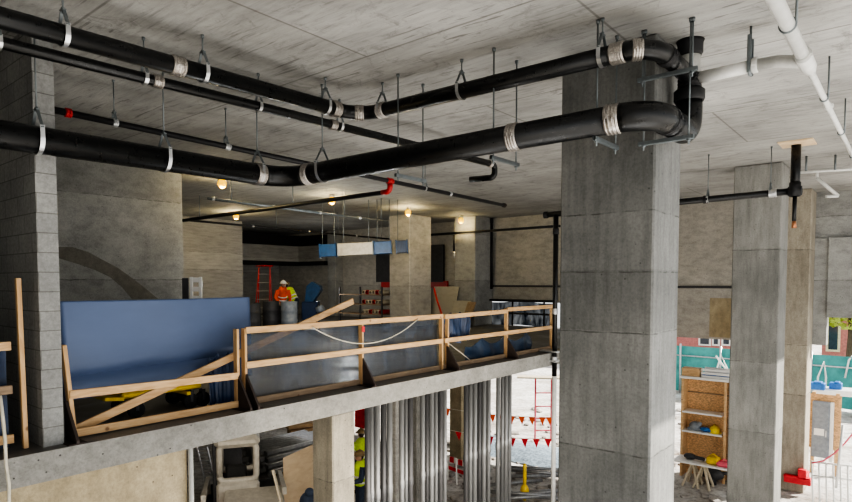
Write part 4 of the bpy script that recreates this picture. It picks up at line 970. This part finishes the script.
def helmet(lab, p, mat, r=.16):
    b = MB(); g = bmesh.ops.create_uvsphere(b.bm, u_segments=18, v_segments=10, radius=r); bmesh.ops.delete(b.bm, geom=[v for v in b.bm.verts if v.co.z < -.002], context='VERTS')
    for v in b.bm.verts: v.co = Vector((v.co.x, v.co.y * 1.15, v.co.z * 1.05)) + Vector(p) + Vector((0, 0, .03))
    b.tube([Vector(p), Vector(p) + Vector((0, 0, .03))], r, 20, True, [r * 1.22, r * 1.1]); b.tube([Vector(p) + Vector((0, -r * 1.1, .1)), Vector(p) + Vector((0, 0, r + .06)), Vector(p) + Vector((0, r * 1.1, .1))], .02, 8)
    tag(b.build('hard_hat', M[mat]), lab, 'helmet')
b = MB(); b.ball(Vector(p) + Vector((0, .12, .2)), .19, (.9, .8, 1.05)); helmet('yellow hard hat on the lower shelf of the plywood unit', p + Vector((-.06, .24, 0)), 'yellowh', .165); b.bm.free()
k = sp(693, 432); tag(MB().ball((k.x, YSH + .2, zsh + .13), .14, (1.2, .8, .95)).ball((k.x + .12, YSH + .18, zsh + .2), .09, (1, 1, .8)).box((k.x - .2, YSH + .1, zsh), (k.x + .2, YSH + .3, zsh + .08), .02).build('tool_bag', M['grey']), 'grey tool bag on the lower shelf left of the yellow helmet', 'bag')
k = sp(704, 433); tag(MB().ball((k.x, YSH + .15, zsh + .07), .1, (1.6, .9, .7)).ball((k.x + .13, YSH + .12, zsh + .05), .06, (1.2, 1, .8)).build('rag', M['signblue']), 'crumpled blue rag on the lower shelf beside the yellow helmet', 'rag')
# table on sawhorses
zt_ = onY(700, 461, 18.1).z; xa, xb = onY(676, 458, 18.1).x, onY(733, 464, 18.1).x
t = thing('work_table', 'pale work table on sawhorse legs in front of the plywood shelf', 'table', ((xa + xb) / 2, 18.1, GND))
MB().box((xa, 17.75, zt_ - .05), (xb, 18.45, zt_), .006).build('table_top', M['hat'], t)
for px in (692, 703):
    x = onY(px, 470, 18.0).x
    for dx, dy in ((-.22, -.25), (.22, -.25), (-.2, .25), (.2, .25)): MB().beam((x, 18.1 + dy * .2, zt_ - .05), (x + dx, 18.1 + dy, GND), .05, .09, (0, 1, 0)).build('leg', M['lumgrey'], t)
k = onY(704, 458, 18.1); tag(MB().box((k.x + .1, 17.9, zt_), (k.x + .42, 18.2, zt_ + .2), .04).tube([(k.x + .15, 18.05, zt_ + .2), (k.x + .26, 18.05, zt_ + .29), (k.x + .37, 18.05, zt_ + .2)], .02, 8).build('tool_case', M['yellow']), 'yellow tool case on the pale work table', 'case')
k = onY(719, 458, 18.1); tag(MB().box((k.x - .02, 17.85, zt_), (k.x + .35, 18.15, zt_ + .13), .04).tube([(k.x + .05, 18, zt_ + .13), (k.x + .16, 18, zt_ + .21), (k.x + .3, 18, zt_ + .13)], .02, 8).build('tool_case', M['pink']), 'red tool case on the right end of the work table', 'case')
k = onY(690, 457, 18.1); tag(MB().ball((k.x, 18.1, zt_ + .09), .11, (1.6, 1, .8)).tube([(k.x, 18.1, zt_ + .1), (k.x + .4, 18.05, zt_ + .08)], .05, 10).build('power_tool', M['darkgrey']), 'dark power tool lying on the left end of the work table', 'tool')
k = onZ(712, 484, GND); tag(MB().ball(k + Vector((0, 0, .3)), .22, (1.5, .7, .8)).tube([k, k + Vector((0, 0, .3))], .12, 10).tube([k + Vector((.2, 0, .35)), k + Vector((.55, .1, .42))], .05, 8).build('machine', M['darkgrey']), 'small dark machine on the ground under the work table', 'machine')
# things on top of the shelf
zz = zT + .07
A = sp(681, 372); B = sp(699, 372); tag(MB().box((A.x, YSH + .05, zz), (B.x, YSH + .4, zz + .24), .01).build('timber_block', M['ply']), 'orange timber block on top of the plywood shelf', 'timber')
A = sp(701, 372); B = sp(731, 372); t = thing('crate', 'white slatted crate on top of the plywood shelf', 'crate', (A.x, YSH + .2, zz))
b = MB()
for z in (0, .1, .2): b.box((A.x, YSH + .02, zz + z), (B.x, YSH + .06, zz + z + .07), .004); b.box((A.x, YSH + .4, zz + z), (B.x, YSH + .44, zz + z + .07), .004)
b.build('slats', M['hat'], t); MB().box((A.x + .02, YSH + .06, zz), (B.x - .02, YSH + .4, zz + .1)).build('contents', M['signblue'], t)
# red channel by the rear column
A, B = onY(784, 475, Y3 - .1), onY(806, 474, Y3 - .1)
t = thing('red_barrier', 'red steel channel fixed low around the brownish rear column', 'barrier', (A.x, A.y, A.z - .2))
b = MB(); b.box((A.x, Y3 - .14, A.z - .18), (B.x + .12, Y3 - .02, A.z - .02), .01); b.box((A.x, Y3 - .2, A.z - .02), (B.x + .12, Y3 - .02, A.z + .04), .01); b.build('channel', M['redbright'], t)
b = MB(); b.box((q1c.x - .12, Y3 - .2, A.z), (q1c.x + .08, Y3 - .02, A.z + .25), .01); b.box((q1c.x + .01, Y3 - .1, A.z - .1), (q1c.x + .08, Y3 + .5, A.z + .08), .01); b.build('corner_clip', M['redbright'], t)
# electrical cabinet on plywood
YE = 21.6
A, B = onY(810, 393, YE), onY(842, 393, YE)
t = thing('plywood_backboard', 'strand board panel standing on posts behind the grey cabinet', 'board', (A.x, YE, GND))
MB().box((A.x, YE, -3.4), (B.x, YE + .03, A.z), .003).build('board', M['osb'], t)
for x in (A.x + .1, B.x - .1): MB().box((x - .05, YE + .03, GND), (x + .05, YE + .12, A.z + .05), .004).build('post', M['ply'], t)
k0, k1 = onY(812.5, 401, YE - .2), onY(828.5, 459, YE - .2)
t = thing('electrical_cabinet', 'grey electrical cabinet with white notice mounted on the strand board', 'cabinet', ((k0.x + k1.x) / 2, YE - .1, k1.z))
MB().box((k0.x, YE - .2, k1.z), (k1.x, YE, k0.z), .015).build('case', M['grey'], t)
dr = MB().box((k0.x + .03, YE - .215, k1.z + .03), (k1.x - .03, YE - .195, k0.z - .03), .006).build('door', M['grey'], t)
MB().box((k1.x - .1, YE - .235, (k0.z + k1.z) / 2 - .2), (k1.x - .07, YE - .21, (k0.z + k1.z) / 2), .004).build('handle', M['alu'], dr)
n0, n1 = onY(814, 428, YE - .22), onY(824, 436, YE - .22); MB().box((n0.x, YE - .222, n1.z), (n1.x, YE - .214, n0.z)).build('notice', M['hat'], dr)
MB().box((k1.x, YE - .18, k1.z - .1), (k1.x + .09, YE - .02, k0.z), .01).build('conduit_duct', M['hat'], t)
# white barrier stakes and tape
A, B = onD(812, 462, 15.5), onD(870, 468, 14.8)
t = thing('picket_barrier', 'low white wire barrier on the ground right of the rear column', 'barrier', (A.x, A.y, GND))
for z in (.0, -.35): MB().tube([A + Vector((0, 0, z)), B + Vector((0, 0, z))], .025, 8).build('rail', M['hat'], t)
for i in range(9): q = lerp(A, B, i / 8); MB().tube([q + Vector((0, 0, .03)), Vector((q.x + .05, q.y, GND))], .022, 8).build('picket', M['hat'], t)
tag(MB().tube([onD(812, 463, 15.3), onD(823, 461, 15.2), onD(835, 453, 15.2), onD(845, 443, 15.1), onD(860, 425, 15)], .022, 8).build('tape', M['pink']), 'pink caution tape sloping up across the white barrier', 'tape')
A = onD(843, 425, 15); tag(MB().tube([A, onD(836, 488, 15)], .03, 8).build('stake', M['hat']), 'tall white stake crossing the pink tape at far right', 'stake')
# teal fence
YF = 33.0; zf0 = GND; zf1 = onY(700, 347, YF).z
t = thing('site_fence', 'teal screened site fence beyond the building', 'fence', (-8, YF, GND))
MB().sheet(lambda u, v: Vector((-11.5 + 23.5 * u, YF + .04 * math.sin(u * 90), GND + .1 + (zf1 - GND - .1) * v)), 160, 2).build('screen', M['teal'], t)
for i in range(13): MB().tube([(-11.5 + i * 23.5 / 12, YF - .08, GND), (-11.5 + i * 23.5 / 12, YF - .08, zf1 + .12)], .05, 10).build('post', M['alu'], t)
MB().tube([(-11.5, YF - .08, zf1 - .5), (12, YF - .08, zf1 - .5)], .04, 8).build('rail', M['alu'], t)
for i, (p0, p1, p2) in enumerate((((716, 372), (721, 355), (727, 368)), ((716, 356), (722, 364), (728, 372)), ((818, 377), (824, 362), (826, 377)), ((845, 378), (849, 360), (856, 352)))):
    dq = (27, 27.8, 27, 27)[i]; pts = [onD(*p0, dq), onD(*p1, dq), onD(*p2, dq)]
    if i in (0, 2): pts = [pts[0] - Vector((0, 0, 1.2)), pts[0], pts[1], pts[2], pts[2] - Vector((0, 0, 1.2))]
    tag(MB().tube(pts, .04, 8).build('bent_rod', M['hat']), ('white arched rod before the teal fence left of the right column', 'white slanting rod crossing the arched rod before the teal fence', 'white arched rod before the teal fence right of the rear column', 'white rod curving out of frame at far right')[i], 'rod')
# awning / stacked goods right of rear column
A, B = onD(812, 390, 24), onD(862, 393, 23.2); t = thing('covered_table', 'long white covered table with blue goods before the fence at far right', 'table', (A.x, A.y, GND))
MB().beam(A, B, 1.0, .22, (0, 0, 1), .02).build('cover', M['hat'], t)
for u in (.05, .95): q = lerp(A, B, u); MB().beam(q, (q.x, q.y, GND), .08, .08, f0).build('leg', M['alu'], t)
for px, w in ((822, .55), (840, .35)):
    k = onD(px, 386, 23.5); tag(MB().box(k - Vector((w, .2, .15)), k + Vector((w * .2, .2, .12)), .03).box(k - Vector((w * .5, .22, -.1)), k + Vector((0, .2, .17)), .02).build('crate', M['signblue']), 'blue crate on the white covered table, %s' % ('long and low' if px < 830 else 'short and at the right'), 'crate')
# houses behind
def house(lab, x0, x1, Y, z1, wins, mat, trimmat):
    t = thing('building', lab, 'building', ((x0 + x1) / 2, Y, GND))
    MB().box((x0, Y, GND), (x1, Y + 6, z1)).build('wall', mat, t); MB().box((x0 - .3, Y - .3, z1), (x1 + .3, Y + 6.3, z1 + .3), .05).build('roof', trimmat, t)
    for (a, c_) in wins:
        w = MB().box((a.x, Y - .08, c_.z), (c_.x, Y + .02, a.z)).build('window', trimmat, t); MB().box((a.x + .12, Y - .1, c_.z + .12), (c_.x - .12, Y - .07, a.z - .12)).build('pane', M['glass'], w)
YH = 46
house('pink building with dark windows beyond the teal fence, between large and right columns', onY(640, 340, YH).x, onY(745, 340, YH).x, YH, 3.5, [(onY(699, 330, YH), onY(711, 346, YH)), (onY(712.5, 330, YH), onY(720, 346, YH)), (onY(722, 330, YH), onY(731, 346, YH))], M['pinkwall'], M['hat'])
house('pink building with cream gable beyond the teal fence at far right', onY(822, 340, 41).x, onY(880, 340, 41).x, 41, 6.5, [(onY(827, 312, 41), onY(840, 352, 41))], M['pinkwall'], plain('cream_trim', (.8, .72, .5), .7))
# tree
k = onD(850, 322, 30.5); t = thing('tree', 'yellow green tree seen through the opening at far right', 'tree', (k.x, k.y, GND))
MB().tube([(k.x, k.y, GND), (k.x + .1, k.y, -1), (k.x, k.y, 1.5)], .2, 10, True, [.25, .18, .08]).build('trunk', M['bark'], t)
b = MB(); rr = random.Random(2)
for i in range(900):
    v = Vector((rr.gauss(0, 1), rr.gauss(0, 1), rr.gauss(0, .7))); v = v.normalized() * (rr.random() ** .4) * 1.5; v.z *= .75; c = Vector((k.x, k.y, k.z + .7)) + v; a = Vector((rr.gauss(0, 1), rr.gauss(0, 1), rr.gauss(0, 1))).normalized(); e = a.orthogonal().normalized(); g = a.cross(e)
    s_ = rr.uniform(.1, .2); b.bm.faces.new([b.bm.verts.new(c + e * s_), b.bm.verts.new(c + g * s_ * .6), b.bm.verts.new(c - e * s_), b.bm.verts.new(c - g * s_ * .6)])
b.build('foliage', M['leaf'], t)

# ------------------------------------------------------------------ light
w = bpy.data.worlds.new('World'); bpy.context.scene.world = w; w.use_nodes = True; t = w.node_tree
bg = t.nodes['Background']; bg.inputs[1].default_value = 1.7
sky = t.nodes.new('ShaderNodeTexSky'); sky.sky_type = 'HOSEK_WILKIE'; sky.sun_direction = (.5, .65, .57); sky.turbidity = 4
mx = t.nodes.new('ShaderNodeMix'); mx.data_type = 'RGBA'; mx.inputs[0].default_value = .75; t.links.new(sky.outputs[0], mx.inputs[6]); mx.inputs[7].default_value = (.95, .98, 1, 1)
t.links.new(mx.outputs[2], bg.inputs[0])
def lamp(name, kind, loc, target, energy, col=(1, 1, 1), **kw):
    l = bpy.data.lights.new(name, kind); l.energy = energy; l.color = col
    for k, v in kw.items(): setattr(l, k, v)
    o = bpy.data.objects.new(name, l); C.objects.link(o); o.location = loc; d = Vector(target) - Vector(loc); o.rotation_euler = d.to_track_quat('-Z', 'Y').to_euler(); return o
lamp('sun', 'SUN', (20, 26, 22), (20 - .5 * 20, 26 - .65 * 20, 22 - .57 * 20), 14, (1, .94, .84), angle=.01)
# daylight pouring in through the open side on the right
lamp('open_side', 'AREA', (3.5, 5, .2), (-6, 6, 0), 230, (1, .98, .95), shape='RECTANGLE', size=12, size_y=5)
lamp('ground_bounce', 'AREA', (-1.0, 6.8, -3.9), (-1.6, 6.8, 4), 420, (.99, 1, 1), shape='RECTANGLE', size=5, size_y=9)
lamp('interior_fill', 'SPOT', (-8.5, 8, 2.4), (-20, 14.5, 1.2), 900, (1, .97, .92), spot_size=1.5, spot_blend=1.0, shadow_soft_size=.6)  # added spot without a real source, brightens the far bay walls
lamp('slab_fill', 'POINT', (-12.2, 11.5, 1.3), (-13, 12, 0), 110, (.97, 1, 1), shadow_soft_size=0)
lamp('far_bay_fill', 'POINT', (-19.5, 16.5, 1.6), (-19, 17, 0), 70, (1, .98, .93), shadow_soft_size=0)
lamp('lower_loader_fill', 'AREA', (-9.3, 5.2, -.7), (-14, 10, -3.9), 75, (1, .9, .76), shape='RECTANGLE', size=2, size_y=1)  # added unseen lamp that brightens the loader under the slab
lamp('lower_opening_fill', 'AREA', (-4.5, 7.5, -1.2), (-12, 10, -3.6), 170, (1, .9, .76), shape='RECTANGLE', size=6, size_y=2)  # added area lamp imitating sunlight on the lower storey
sc = bpy.context.scene
sc.view_settings.view_transform = 'AgX'; sc.view_settings.exposure = -0.25
try: sc.view_settings.look = 'AgX - High Contrast'
except Exception: pass
sc.cycles.max_bounces = 8
